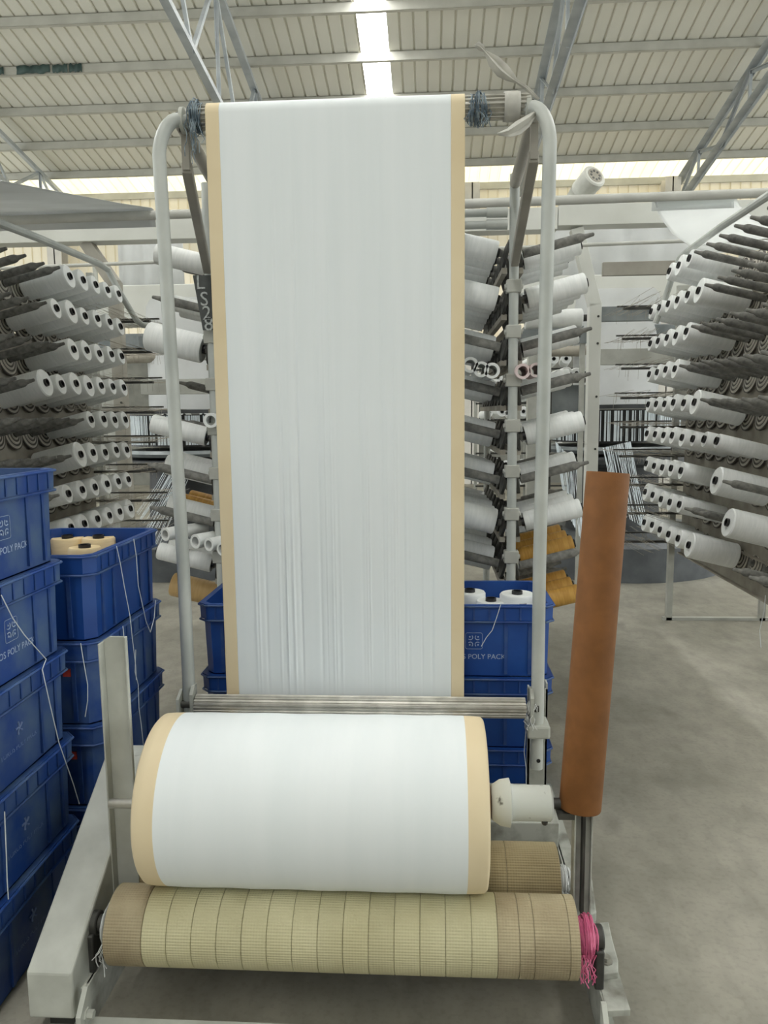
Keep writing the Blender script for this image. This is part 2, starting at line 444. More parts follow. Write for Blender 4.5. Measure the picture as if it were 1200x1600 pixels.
wm = wall_mesh()
for i in range(-13, 12): link('wall_sheet', wm, wall, (i, 0, 0))
b = MB(); b.box((-13, 16.2, 0), (12, 16.39, 3.0)); b.build('plinth', M['plinth'], wall, smooth=0)
b = MB(); b.box((-13, 16.3, 5.5), (12, 16.39, 5.56)); b.build('girt', M['wallsheet'], wall, smooth=0)
for X in (4.75, 0.85, -7.75, -3.4):
    b = MB()
    b.box((X-0.15, 16.0, 0), (X+0.15, 16.02, 6.0)); b.box((X-0.15, 16.28, 0), (X+0.15, 16.3, 6.0)); b.box((X-0.012, 16.0, 0), (X+0.012, 16.3, 6.0))
    b.build('column', M['column'], wall, smooth=0)

b = MB(); b.box((-13, -12.2, 0), (12, -12, roof_z(RIDGE)-0.2*15)); structure(b.build('wall_rear_unseen', M['plinth'], smooth=0))  # unseen wall, added to cut low light from behind the camera

# ================================================================== BLUE CRATES
CL, CW, CH = 0.57, 0.41, 0.27    # long side along local X
def shell(lo, hi, t, floor_t, z0, z1):
    """open box shell"""
    b = MB(); x0, y0 = lo; x1, y1 = hi
    b.box((x0, y0, z0), (x1, y0+t, z1)); b.box((x0, y1-t, z0), (x1, y1, z1))
    b.box((x0, y0+t, z0), (x0+t, y1-t, z1)); b.box((x1-t, y0+t, z0), (x1, y1-t, z1))
    if floor_t: b.box((x0+t, y0+t, z0), (x1-t, y1-t, z0+floor_t))
    return b
def chamfer_ring(hx, hy, c):
    return [(-hx+c, -hy), (hx-c, -hy), (hx, -hy+c), (hx, hy-c), (hx-c, hy), (-hx+c, hy), (-hx, hy-c), (-hx, -hy+c)]
def crate_body():
    b = MB(); t = 0.006
    def loop(hx, hy, c, z): return [V(p[0], p[1], z) for p in chamfer_ring(hx, hy, c)]
    hx, hy = CL/2-0.012, CW/2-0.012
    hb, hyb = hx-0.005, hy-0.005
    rows = [loop(hb, hyb, 0.03, 0.004), loop(hx, hy, 0.03, CH-0.062), loop(hx+0.010, hy+0.010, 0.03, CH-0.058), loop(hx+0.012, hy+0.012, 0.03, CH),
            loop(hx-t, hy-t, 0.027, CH), loop(hb-t, hyb-t, 0.027, 0.012)]
    vs = [p for r in rows for p in r]; fs = []
    for i in range(len(rows)-1):
        for k in range(8): fs.append((i*8+k, i*8+(k+1) % 8, (i+1)*8+(k+1) % 8, (i+1)*8+k))
    fs.append(tuple(range(7, -1, -1))); e = (len(rows)-1)*8; fs.append(tuple(range(e, e+8)))
    b.add(vs, fs)
    return b
R90 = pi/2       # local -Y face turned to +X
def slab_mesh(name, x, y, z, m_):
    return MB().box((-x/2, -y/2, 0), (x/2, y/2, z)).mesh(name, m_, smooth=0)
def crate_lip(z, r):
    b = MB()
    if True:
        hx, hy = CL/2+r, CW/2+r
        ring = [V(p[0], p[1], z) for p in chamfer_ring(hx, hy, 0.03)]
        ring.append(ring[0]); b.pipe(ring, 0.004, 6)
    return b
body_me = crate_body().mesh('crate_body', M['crate'], smooth=20)
body_d_me = crate_body().mesh('crate_body_dusty', M['crate_dirty'], smooth=20)
rib_me = slab_mesh('rib', 0.012, 0.014, CH-0.07, M['crate_dirty'])
gusset_me = slab_mesh('gusset', 0.006, 0.011, 0.048, M['crate_dirty'])
lip_me = crate_lip(CH-0.0615, 0.001).mesh('crate_lip', M['crate_dirty'], smooth=40)
lip2_me = crate_lip(CH-0.005, 0.0035).mesh('crate_lip_top', M['crate_dirty'], smooth=40)
def text_curve(txt, size, m_, ext=0.0006):
    cu = bpy.data.curves.new('lettering', 'FONT'); cu.body = txt; cu.size = size; cu.extrude = ext
    cu.align_x = 'CENTER'; cu.align_y = 'CENTER'; cu.materials.append(m_); cu.resolution_u = 3
    o = bpy.data.objects.new('lettering', cu); col.objects.link(o)
    me = bpy.data.meshes.new_from_object(o.evaluated_get(bpy.context.evaluated_depsgraph_get()))
    bpy.data.objects.remove(o); return me
def logo_mesh(m_, s):
    """rounded square with four little figures: a dot over an open arc"""
    b = MB()
    def stroke(pts, r): b.pipe([V(p[0]*s, p[1]*s, 0) for p in pts], r*s, 6)
    hw = 1.0
    sq = []
    for cx, cy, a0 in ((0.8, 0.8, 0), (-0.8, 0.8, pi/2), (-0.8, -0.8, pi), (0.8, -0.8, 1.5*pi)):
        sq += [(cx+0.2*cos(a0+i*pi/8), cy+0.2*sin(a0+i*pi/8)) for i in range(5)]
    sq.append(sq[0]); stroke(sq, 0.022)
    for a in (0, pi/2, pi, 1.5*pi):
        ca, sa = cos(a+pi/4), sin(a+pi/4)
        rot = lambda x, y: (x*ca-y*sa, x*sa+y*ca)
        stroke([rot(0.66+0.34*cos(t), 0.30*sin(t)) for t in [pi/2+0.1+i*(pi-0.2)/8 for i in range(9)]], 0.05)
        stroke([rot(0.70+0.05*cos(t), 0.05*sin(t)) for t in [i*2*pi/8 for i in range(9)]], 0.06)
    return b.mesh('logo', m_, smooth=40)
def star_mesh(m_, s):
    b = MB()
    for i in range(5):
        a = pi/2+i*2*pi/5
        b.pipe([V(0, 0, 0), V(0.5*s*cos(a), 0.5*s*sin(a), 0), V(s*cos(a+0.25), s*sin(a+0.25), 0)], [0.16*s, 0.13*s, 0.17*s], 6)
    return b.mesh('small_logo', m_, smooth=40)
txt_a = text_curve('TOROS POLY PACK', 0.026, M['crate_print'])
txt_f = text_curve('TOROS POLY PACK', 0.021, M['crate_print_faint'])
logo_me = logo_mesh(M['crate_print'], 0.03)
star_me = star_mesh(M['crate_print_faint'], 0.018)
tag_me = MB().box((-0.012, -0.004, -0.012), (0.012, 0.004, 0.012)).mesh('size_tag', M['red'], smooth=0)
FRONT = Matrix(((1, 0, 0), (0, 0, -1), (0, 1, 0))).to_quaternion()     # text lying on the local -Y face
def crate(loc, rotz, label, logo='big', dusty=True, red=False, group='blue plastic crates'):
    t = thing('plastic_crate', label, 'crate', loc, group); t.rotation_euler = (0, 0, rotz)
    bd = link('crate_body', body_d_me if dusty else body_me, t)
    link('rim_lip', lip_me, t); link('rim_lip', lip2_me, t)
    hx, hy = CL/2-0.02, CW/2-0.02
    for x in (-0.20, -0.115, 0.115, 0.20): link('rib', rib_me, t, (x, -(hy+0.004), 0.012))
    for y in (-0.12, -0.06, 0.06, 0.12): link('rib', rib_me, t, (-(hx+0.004), y, 0.012), Quaternion((0, 0, 1), R90))
    for i in range(9): link('gusset', gusset_me, t, (-0.22+i*0.055, -(hy+0.0165), CH-0.054))
    yf = -(CW/2-0.0135)
    if logo == 'big':
        link('printed_logo', logo_me, t, (0.0, yf-0.001, 0.135), FRONT)
        link('lettering', txt_a, t, (0.0, yf+0.002, 0.075), FRONT)
    elif logo == 'small':
        link('printed_logo', star_me, t, (0.0, yf-0.001, 0.135), FRONT)
        link('lettering', txt_f, t, (0.0, yf+0.002, 0.085), FRONT)
    if red: link('size_tag', tag_me, t, (-(CL/2-0.012), -0.1, 0.17), Quaternion((0, 0, 1), pi/2))
    return t
near_c = (-1.085-CW/2-0.003, 2.185-CL/2)
labs = ['top crate of the five-high blue stack, filled with nothing, at the photo edge',
        'second blue crate from top of the five-high stack, with string across its logo',
        'third blue crate from top of the five-high stack, small faint logo',
        'fourth blue crate from top of the five-high stack, dusty, dim logo',
        'bottom blue crate of the five-high stack, on floor beside sloping guard']
labs[0] = 'open topmost blue crate of the tall five-high stack at the photo edge'
for k in range(5):
    crate((near_c[0], near_c[1], CH*(4-k)), R90+random.uniform(-0.01, 0.01), labs[k], 'big' if k < 2 else 'small', group='blue crates in the five-high stack')
far_c = (-1.018-CW/2-0.003, 2.225+CL/2)
labs = ['top blue crate of the four-high stack, filled with cream bobbins',
        'second blue crate from top of the four-high stack, strings hanging over it',
        'third blue crate from top of the four-high stack, behind the grey channel post',
        'bottom blue crate of the four-high stack, on floor behind the sloping guard']
for k in range(4):
    crate((far_c[0], far_c[1], CH*(3-k)), R90+random.uniform(-0.008, 0.008), labs[k], 'none', dusty=(k > 0), red=(k in (1, 2)), group='blue crates in the four-high stack')
rc = (0.44-CL/2, 2.70+CW/2)
labs = ['open blue crate holding white bobbins, top of stack beside the right hanging-fabric edge',
        'middle blue crate of the stack under the crate of white bobbins',
        'bottom blue crate of the stack under the crate of white bobbins']
for k in range(3): crate((rc[0], rc[1], CH*(2-k)), 0, labs[k], 'big' if k == 0 else 'none', dusty=False, group='blue crates behind the hanging fabric')
lc = (-0.854+CL/2, 2.70+CW/2)
labs = ['top blue crate of the stack below the large tan bobbin',
        'middle blue crate of the stack below the large tan bobbin',
        'bottom blue crate of the stack below the large tan bobbin']
for k in range(3): crate((lc[0], lc[1], CH*(2-k)), 0, labs[k], 'none', dusty=False, group='blue crates behind the hanging fabric')

# ================================================================== BOBBINS
def bobbin_mesh(r, L, m_, taper=0.0):
    b = MB(); rc_ = 0.021
    b.lathe((0, 0, 0), (0, 0, 1), [(0.002, rc_), (0, r*0.93), (0.006, r), (L-0.006, r*(1-taper)), (L, r*(1-taper)*0.93), (L-0.002, rc_)], 28, caps=False)
    b.lathe((0, 0, 0), (0, 0, 1), [(0.002, rc_), (L-0.002, rc_)], 28, caps=False)
    return b.mesh('yarn_package', m_, smooth=40)
def core_mesh(L):
    b = MB()
    b.lathe((0, 0, 0), (0, 0, 1), [(-0.012, 0.012), (-0.012, 0.0205), (L+0.01, 0.0205), (L+0.01, 0.0165), (L-0.02, 0.0165)], 20, caps=True)
    return b.mesh('core_tube', M['black'], smooth=40)
BL = 0.265
YM = {'w': 'white_yarn', 'y': 'yellow_yarn', 't': 'tan_yarn', 'c': 'cream_yarn', 'b': 'brown_yarn'}
YN = {'w': 'white', 'y': 'ochre', 't': 'tan', 'c': 'cream', 'b': 'brown'}
_bm = {}
core_me = core_mesh(BL)
def yarn_me(r, c, tp=0.0):
    k = (round(r, 3), c, tp)
    if k not in _bm: _bm[k] = bobbin_mesh(r, BL, M[YM[c]], tp)
    return _bm[k]
def bobbin(base, dirv, r, c, label, group):
    t = thing('yarn_bobbin', label, 'bobbin', base, group)
    t.rotation_mode = 'QUATERNION'; t.rotation_quaternion = V(*dirv).to_track_quat('Z', 'Y')
    link('yarn_package', yarn_me(r, c, 0.0), t); link('core_tube', core_me, t)
    return t

# ---- creels
def rod_mesh():
    b = MB()
    b.lathe((0, 0, 0), (0, 0, 1), [(0.0, 0.020), (0.25, 0.021), (0.262, 0.019), (0.275, 0.012), (0.30, 0.009), (0.315, 0.008), (0.318, 0.004)], 14)
    return b.mesh('spindle', M['rod'], smooth=50)
def stub_mesh():
    b = MB(); b.cyl((0, 0, -0.02), (0, 0, 0.012), 0.016, n=12); return b.mesh('spindle_stub', M['rod'], smooth=40)
def disc_mesh(r=0.089):
    b = MB()
    b.lathe((0, 0, -0.03), (0, 0, 1), [(0, 0.02), (0, r), (0.01, r), (0.010, r*0.84), (0.014, r*0.82), (0.014, r*0.62), (0.018, r*0.6), (0.018, r*0.38), (0.022, r*0.36), (0.022, 0.012)], 28)
    return b.mesh('brake_disc', M['disc'], smooth=20)
rod_me, stub_me, disc_me = rod_mesh(), stub_mesh(), disc_mesh()
darkdisc = MB().lathe((0, 0, -0.03), (0, 0, 1), [(0, 0.02), (0, 0.066), (0.012, 0.066), (0.02, 0.03), (0.02, 0.012)], 24).mesh('brake_disc_dark', M['dark_steel'], smooth=20)
TILT = radians(14)
SPL = 0.30
def creel_side(t, tip_x, s, Ys, ztips, occ, skip, place, group, disc=disc_me, bare=()):
    """one side of a creel: spindles pointing towards s*X, raised tips"""
    base_w = world_loc(t)
    d = V(s*cos(TILT), 0, sin(TILT)); q = d.to_track_quat('Z', 'Y')
    for k, zt in enumerate(ztips):
        for j, Y in enumerate(Ys):
            if (k, j) in skip: continue
            jit = V(0, random.uniform(-0.006, 0.006), random.uniform(-0.006, 0.006))
            base = V(tip_x, Y, zt)-d*(BL+0.012)+jit
            has = occ.get((k, j))
            sp = link('spindle', stub_me if has or (k, j) in bare else rod_me, t, base-d*0.018-base_w, q)
            link('brake_disc', disc, sp)
            if has:
                r, c = has
                bobbin(base, d, r, c, f'{YN[c]} bobbin, {ORD[k]} row down, {ORD[j]} from far end, {place}', group)
def creel_rail(t, X, y0, y1, z, s, drop=0.15):
    b = MB(); b.box((X-0.006, y0, z-drop), (X+0.006, y1, z-0.03)); b.box((X-0.03, y0, z-drop-0.008), (X+0.03, y1, z-drop))
    b.build('rail', M['rail'], t, smooth=0)

# right-hand creel (edge of the photo), spindles point to -X
RT = 1.45
rz = [2.34-0.2*k for k in range(9)]
rY = [5.30-0.182*j for j in range(12)]
def rr(): return random.choice([0.046, 0.048, 0.05, 0.052])
occ = {}
rows = {0: [2, 3, 4], 1: [0, 1, 2, 3, 4, 5], 2: [0, 1, 2, 3, 4], 3: [0, 1, 2, 3], 4: [0, 1, 2, 3, 4, 5], 5: [0, 1, 2, 3, 4, 5, 6, 7], 6: [0, 1, 2, 3, 4, 7],
        7: [0, 1, 2, 3, 4, 8], 8: [0, 1, 2, 3, 4, 5]}
fat = {(0, 3): 0.058, (1, 5): 0.064, (1, 3): 0.052, (2, 3): 0.058, (2, 2): 0.052, (4, 5): 0.066, (3, 3): 0.056, (5, 7): 0.036, (5, 6): 0.04, (5, 5): 0.04, (6, 7): 0.07,
       (7, 8): 0.072, (8, 5): 0.066, (8, 0): 0.056, (7, 0): 0.056, (6, 4): 0.048, (5, 3): 0.05}
for k, js in rows.items():
    for j in js: occ[(k, j)] = (min(0.074, 1.1*fat.get((k, j), random.choice([0.046, 0.048, 0.05]))), 'w')
skip = {(0, 0), (0, 1)}
bare = {(5, j) for j in range(8, 12)} | {(6, j) for j in (5, 6, 9, 10, 11)} | {(7, j) for j in (7, 9, 10, 11)} | {(8, j) for j in (6, 7, 8, 11)}
rcreel = thing('bobbin_creel', 'tall creel of angled dusty spindles standing behind the brown cardboard tube', 'creel', (1.78, 5.48, 0), 'bobbin creels')
creel_side(rcreel, RT, -1, rY, rz, occ, skip, 'creel beyond brown tube', 'white bobbins on the creel beyond the brown tube', bare=bare)
for z in rz: creel_rail(rcreel, RT+0.315, 3.2, 5.45, z-0.09, -1)
for X, Y in ((1.70, 5.48), (2.35, 5.48)):
    MB().box((X-0.02, Y-0.02, 0), (X+0.02, Y+0.02, 2.3)).build('post', M['creel'], rcreel, smooth=0)
MB().box((1.66, 5.46, 0), (2.9, 5.5, 0.02)).build('floor_bar', M['creel'], rcreel, smooth=0)
for z in (0.56, 1.2, 2.3): MB().box((1.68, 5.47, z), (2.35, 5.5, z+0.03)).build('cross_bar', M['creel'], rcreel, smooth=0)
bend = [atx(1215, 296, 1.55), atx(1130, 352, 1.55), atx(1078, 390, 1.55), aty(1063, 402, 5.05), aty(1054, 422, 5.1), aty(1038, 470, 5.12), aty(1024, 505, 5.14)]
MB().pipe(bend, 0.02, 10).build('bent_pipe', M['pipe'], rcreel)

# left-hand creel, spindles point to +X
LT = -2.0
lz = [2.28-0.2*k for k in range(8)]
lY = [5.0-0.172*j for j in range(12)]
occ = {}
rows = {0: [0, 1, 2, 3, 4], 1: [0, 1, 2, 3, 4, 5], 2: [0, 1, 2, 3, 4], 3: [0, 1, 2, 3, 4, 5, 6], 4: [0, 1, 2, 3], 5: [0, 1, 2, 3, 4], 6: [0, 1, 2, 3, 4, 5], 7: [0, 1, 2, 3, 4, 5]}
fat = {(0, 4): 0.06, (0, 3): 0.058, (1, 5): 0.05, (1, 4): 0.062, (3, 6): 0.066, (3, 3): 0.06, (3, 4): 0.06, (5, 4): 0.074, (5, 3): 0.058, (7, 0): 0.06, (7, 1): 0.056, (2, 2): 0.056, (2, 3): 0.056, (6, 2): 0.058, (2, 4): 0.058}
for k, js in rows.items():
    for j in js: occ[(k, j)] = (min(0.076, 1.12*fat.get((k, j), random.choice([0.048, 0.05, 0.052]))), 'w')
lcreel = thing('bobbin_creel', 'tall creel of angled dusty spindles standing behind the blue crate stacks', 'creel', (-2.33, 5.1, 0), 'bobbin creels')
creel_side(lcreel, LT, 1, lY, lz, occ, {(7, j) for j in range(9, 12)}, 'creel behind crate stacks', 'white bobbins on the creel behind the crate stacks')
for z in lz: creel_rail(lcreel, LT-0.315, 2.95, 5.15, z-0.09, 1)
for X, Y in ((-2.28, 5.2), (-2.9, 5.2)):
    MB().box((X-0.02, Y-0.02, 0), (X+0.02, Y+0.02, 2.45)).build('post', M['creel'], lcreel, smooth=0)
MB().box((-3.4, 5.18, 0), (-2.26, 5.22, 0.02)).build('floor_bar', M['creel'], lcreel, smooth=0)
bend = [atx(-25, 339, -2.02), atx(60, 372, -2.02), atx(155, 412, -2.02), aty(168, 421, 5.05), aty(190, 462, 5.08), aty(213, 500, 5.1), aty(223, 508, 5.1), aty(245, 510, 5.1)]
MB().pipe(bend, 0.02, 10).build('bent_pipe', M['pipe'], lcreel)

# tape guide combs at the far ends of the rows
def combs(t, tip, s, Y, zs, seed):
    random.seed(seed); st = MB()
    for z in zs:
        b = MB(); xa, xb = sorted((tip-s*0.30, tip+s*0.14)); b.box((xa, Y, z-0.17), (xb, Y+0.03, z-0.155)); b.box((xa, Y+0.18, z-0.13), (xb, Y+0.2, z-0.12)); b.build('guide_comb', M['dark_steel'], t, smooth=0)
        for i in range(16):
            x = random.uniform(xa, xb); x2 = x+random.uniform(-0.02, 0.02)
            st.pipe([V(x2, Y+0.19, z-0.125), V(x2+random.uniform(-0.01, 0.01), Y+0.2, z-0.125-random.uniform(0.05, 0.12))], 0.001, 3)
        for i in range(26):
            x = random.uniform(xa, xb); x3 = x+random.uniform(-0.06, 0.06); dz = random.uniform(-0.02, 0.02)
            st.pipe([V(x, Y-random.uniform(0.1, 0.6), z-0.13+dz), V(x3, Y+0.1, z-0.145+dz), V(x3, Y+0.6, z-0.14)], 0.0012, 3)
    o = st.build('tape_strands', M['rail'], t, smooth=0); o['kind'] = 'stuff'
combs(rcreel, RT, -1, 5.42, rz, 21); combs(lcreel, LT, 1, 5.12, lz, 22)

# the two creels behind the hanging fabric
PXR, PXL = 0.364, -0.975
mz = [2.26-0.2*k for k in range(9)]
mY = [3.55+0.17*j for j in range(8)]
def mid_creel(PX, label, place, occ_o, s_out, occ_i, skip_o, place_i):
    t = thing('bobbin_creel', label, 'creel', (PX, 3.5, 0), 'bobbin creels')
    so = s_out
    creel_side(t, PX+so*0.335, so, mY, mz, occ_o, skip_o, place, 'bobbins on '+place, darkdisc)
    creel_side(t, PX-so*0.335, -so, mY, mz, occ_i, {(8, j) for j in range(8)}, place_i, 'bobbins on '+place_i, darkdisc)
    for sx in (-1, 1):
        for z in mz[:8]:
            b = MB(); X = PX+sx*0.035
            b.box((X-0.012, 3.52, z-0.16), (X+0.012, 4.95, z-0.135)); b.build('rail', M['rail'], t, smooth=0)
    MB().cyl((PX, 3.46, 0), (PX, 3.46, 2.5), 0.021, n=16).build('post', M['pipe'], t)
    MB().cyl((PX, 4.98, 0), (PX, 4.98, 2.3), 0.021, n=16).build('post', M['pipe'], t)
    for z in (2.035, 1.842, 1.633, 1.434, 1.232, 1.04, 0.844):
        b = MB(); b.box((PX-0.032, 3.435, z-0.028), (PX+0.032, 3.49, z+0.028)); b.cyl((PX-0.04, 3.462, z), (PX+0.04, 3.462, z), 0.012, n=10)
        b.build('clamp', M['creel'], t, bevel=0.006)
    return t
occ_o = {(0, 1): (0.042, 'w'), (0, 2): (0.045, 'w'), (0, 3): (0.045, 'w'), (0, 4): (0.045, 'w'),
         (1, 0): (0.046, 'w'), (1, 1): (0.048, 'w'), (1, 2): (0.046, 'w'), (1, 3): (0.046, 'w'), (1, 4): (0.046, 'w'),
         (2, 1): (0.044, 'w'), (2, 2): (0.044, 'w'), (4, 0): (0.047, 'w'), (4, 1): (0.044, 'w'), (4, 2): (0.044, 'w'),
         (5, 1): (0.045, 'w'), (5, 2): (0.046, 'w'), (6, 0): (0.044, 'w'), (6, 1): (0.046, 'w'), (6, 2): (0.044, 'w'),
         (7, 1): (0.042, 'y'), (7, 2): (0.044, 'y'), (7, 3): (0.044, 'y'), (8, 0): (0.042, 'y'), (8, 1): (0.044, 'y'), (8, 2): (0.046, 'y'), (3, 3): (0.044, 'w'), (3, 2): (0.044, 'w')}
occ_i = {}
for k in range(8):
    for j in range(6):
        if (k, j) in ((2, 0), (3, 0), (4, 0), (5, 0), (7, 0)): continue
        occ_i[(k, j)] = (random.choice([0.046, 0.05, 0.054, 0.06]), 'w')
cr_r = mid_creel(PXR, 'double-sided creel on a clamped pipe post behind the crate of white bobbins', 'tube-post creel, aisle side', occ_o, 1, occ_i,
                 {(k, j) for k in range(9) for j in range(5, 8)}, 'tube-post creel, fabric side')
# 'from far end' must stay true for these: row order runs away from the camera, so relabel
occ_o = {(0, 1): (0.05, 'w'), (1, 3): (0.045, 'w'), (2, 0): (0.066, 'w'), (2, 3): (0.05, 'w'), (4, 0): (0.045, 'w'), (5, 1): (0.05, 'w'), (5, 2): (0.05, 'w'), (1, 2): (0.04, 'w'),
         (6, 2): (0.04, 'y'), (6, 3): (0.04, 'y'), (6, 1): (0.048, 'w'), (7, 0): (0.042, 'w'), (7, 1): (0.045, 'w'), (8, 1): (0.06, 't')}
occ_i = {(k, j): (0.05, 'w') for k in range(2, 7) for j in range(2)}
skip_l = {(k, j) for k in range(9) for j in range(4, 8)} | {(3, 0), (3, 1), (3, 2), (7, 2), (7, 3), (8, 0), (8, 2), (8, 3), (1, 0), (0, 0)}
cr_l = mid_creel(PXL, 'double-sided creel mostly hidden behind the cream fabric edge and chalked board', 'creel by chalked board', occ_o, -1, occ_i, skip_l, 'creel by chalked board, fabric side')
for o in [o for o in sc.objects if o.get('category') == 'bobbin' and o.parent is None]:
    l = o['label']
    if 'tube-post' in l or 'chalked board' in l: o['label'] = l.replace('from far end', 'from near end')

# loose cream bobbins and white bobbins standing in the crates
n = 0
for px, py in ((108, 846), (131, 862), (152, 846), (172, 842), (190, 840)):
    p = atz(px, py, 1.035)
    if p.x > -1.085: p.x = -1.085
    bobbin((p.x, p.y, 1.03-BL+0.02), (0.02*(n % 3-1), 0.03*(n % 2), 1), 0.06 if n != 1 else 0.055, 'c', 'cream bobbin standing in the crate behind the tall stack, %s counted from it' % ORD[n], 'cream bobbins in the blue crate'); n += 1
n = 0
WL = ['white bobbin in the open crate, half hidden by the hanging fabric edge', 'white bobbin in the open crate, between the two taller ones',
      'tallest white bobbin in the open crate, nearest the white pipe', 'white bobbin in the open crate, low by the front rim and white pipe']
for px, py, zt, r in ((734, 924, 0.80, 0.062), (767, 938, 0.785, 0.056), (808, 927, 0.81, 0.066), (815, 946, 0.775, 0.056)):
    p = atz(px, py, zt)
    bobbin((p.x, p.y, zt-BL), (0, 0, 1), r, 'w', WL[n], 'white bobbins in the open blue crate'); n += 1

# ================================================================== FABRIC WINDER (foreground machine)
WX0, WX1 = -0.712, 0.112         # fabric edges
RC = V(0, 1.865, 0.508); RR = 0.213
win = thing('fabric_winder', 'pale grey fabric winding stand with two tape-wrapped drive rollers and bent pipes', 'machine', (-0.2, 2.1, 0))
DF = V(0, 1.750, 0.225); DR = V(0, 1.985, 0.225); DRAD = 0.093

def fluted(p0, p1, r, n=16, depth=0.12):
    p0 = V(*p0); p1 = V(*p1); b = MB(); k = n*4; vs = []
    for x in (p0.x, p1.x):
        for i in range(k):
            rr_ = r if (i % 4) in (0, 1) else r*(1-depth)
            a = 2*pi*(i-0.5)/k
            vs.append(V(x, p0.y+rr_*cos(a), p0.z+rr_*sin(a)))
    fs = [(i, (i+1) % k, k+(i+1) % k, k+i) for i in range(k)]+[tuple(range(k-1, -1, -1)), tuple(range(k, 2*k))]
    return b.add(vs, fs)

def drive_roller(c, x0, x1, mats, joints):
    core = MB(); core.cyl((x0+0.004, c.y, c.z), (x1-0.004, c.y, c.z), DRAD-0.004, n=40)
    o = core.build('drive_roller', M['rail'], win, origin=(0, c.y, c.z))
    for i in range(len(joints)-1):
        a, e = joints[i], joints[i+1]; g = 0.0003; b = MB()
        prof = [(0, DRAD-0.002), (0.001, DRAD), (e-a-2*g-0.001, DRAD), (e-a-2*g, DRAD-0.002)]
        b.lathe((a+g, c.y, c.z), (1, 0, 0), prof, 48, caps=False)
        b.build('grip_wrap', mats(i, (a+e)/2), o, origin=(0, c.y, c.z))
    b = MB(); b.cyl((x0-0.06, c.y, c.z), (x0, c.y, c.z), 0.02); b.build('shaft', M['dark_steel'], win)
    b = MB(); b.cyl((x1, c.y, c.z), (x1+0.06, c.y, c.z), 0.02); b.build('shaft', M['dark_steel'], win)
jo = [-0.795, -0.70]+[-0.70+0.061*i for i in range(1, 15)]+[0.205, 0.24, 0.322, 0.346]
drive_roller(DF, -0.795, 0.346, lambda i, x: M['wrap_old'] if (x < -0.71 or x > 0.15) else M['wrap'], jo)
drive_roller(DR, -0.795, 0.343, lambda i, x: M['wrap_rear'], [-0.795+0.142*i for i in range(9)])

# side frames
def channel_y(x, y0, y1, z0, z1, s, t=0.008, fl=0.04):
    b = MB(); b.box((x-t/2, y0, z0), (x+t/2, y1, z1)); xa, xb = sorted((x, x+s*fl))
    b.box((xa, y0, z1-t), (xb, y1, z1)); b.box((xa, y0, z0), (xb, y1, z0+t)); return b
channel_y(0.405, 1.66, 2.75, 0.0, 0.115, 1).build('side_rail', M['frame_dirty'], win, smooth=0)
channel_y(-0.845, 1.66, 2.75, 0.0, 0.115, -1).build('side_rail', M['frame_dirty'], win, smooth=0)
MB().box((-0.85, 1.60, 0.0), (0.42, 1.606, 0.058)).box((-0.85, 1.60, 0.052), (0.42, 1.64, 0.058)).build('front_bar', M['frame'], win, smooth=0)
MB().box((-0.84, 2.30, 0.13), (0.40, 2.36, 0.21)).build('cross_bar', M['frame_dirty'], win, smooth=0, bevel=0.003)
MB().box((-0.84, 2.62, 0.10), (0.40, 2.66, 0.16)).build('cross_bar', M['frame_dirty'], win, smooth=0, bevel=0.003)
# front corner brackets with bolts
for X, s in ((-0.835, 1), (0.40, -1)):
    b = MB(); b.prism([(X, 1.585, 0.0), (X, 1.585, 0.10), (X, 1.63, 0.145), (X, 1.64, 0.145), (X, 1.64, 0.0)], (s*0.012, 0, 0))
    br = b.build('corner_bracket', M['frame'], win, smooth=0)
    b = MB(); b.lathe((X+s*0.012, 1.615, 0.085), (s, 0, 0), [(0, 0.016), (0.004, 0.016), (0.004, 0.011), (0.018, 0.011)], 6); b.build('bolt', M['frame'], br, smooth=20)
# bearing blocks for the roller shafts
for c in (DF, DR):
    for X in (-0.842, 0.395):
        b = MB(); X += -0.012 if X < 0 else 0.006
        b.box((X-0.011, c.y-0.04, 0.115), (X+0.011, c.y+0.04, c.z-0.01)); b.cyl((X-0.014, c.y, c.z), (X+0.014, c.y, c.z), 0.03)
        b.build('bearing_block', M['dark_steel'], win, bevel=0.004)
# pivot lever on the outside of the nearer rail
b = MB()
poly = [atz(px, py, 0.135) for px, py in ((936, 1441), (951, 1440), (957, 1468), (966, 1500), (966, 1518), (933, 1523), (930, 1497), (938, 1470))]
b.prism(poly, (0, 0, -0.02)); lv = b.build('pivot_lever', M['frame_dirty'], win, smooth=0, bevel=0.003)
p = atz(947, 1502, 0.135)
b = MB(); b.lathe(p, (0, 0, 1), [(0, 0.017), (0.004, 0.017), (0.004, 0.011), (0.014, 0.011)], 8); b.build('bolt', M['steel'], lv, smooth=20)
b = MB(); b.prism([atz(px, py, 0.117) for px, py in ((934, 1522), (966, 1517), (985, 1578), (948, 1580))], (0, 0, -0.015)); b.build('foot_plate', M['frame_dirty'], win, smooth=0)
b = MB(); b.prism([atz(px, py, 0.16) for px, py in ((914, 1375), (925, 1372), (932, 1425), (918, 1430))], (0, 0, -0.03)); b.build('stop_block', M['frame_dirty'], win, smooth=0, bevel=0.004)

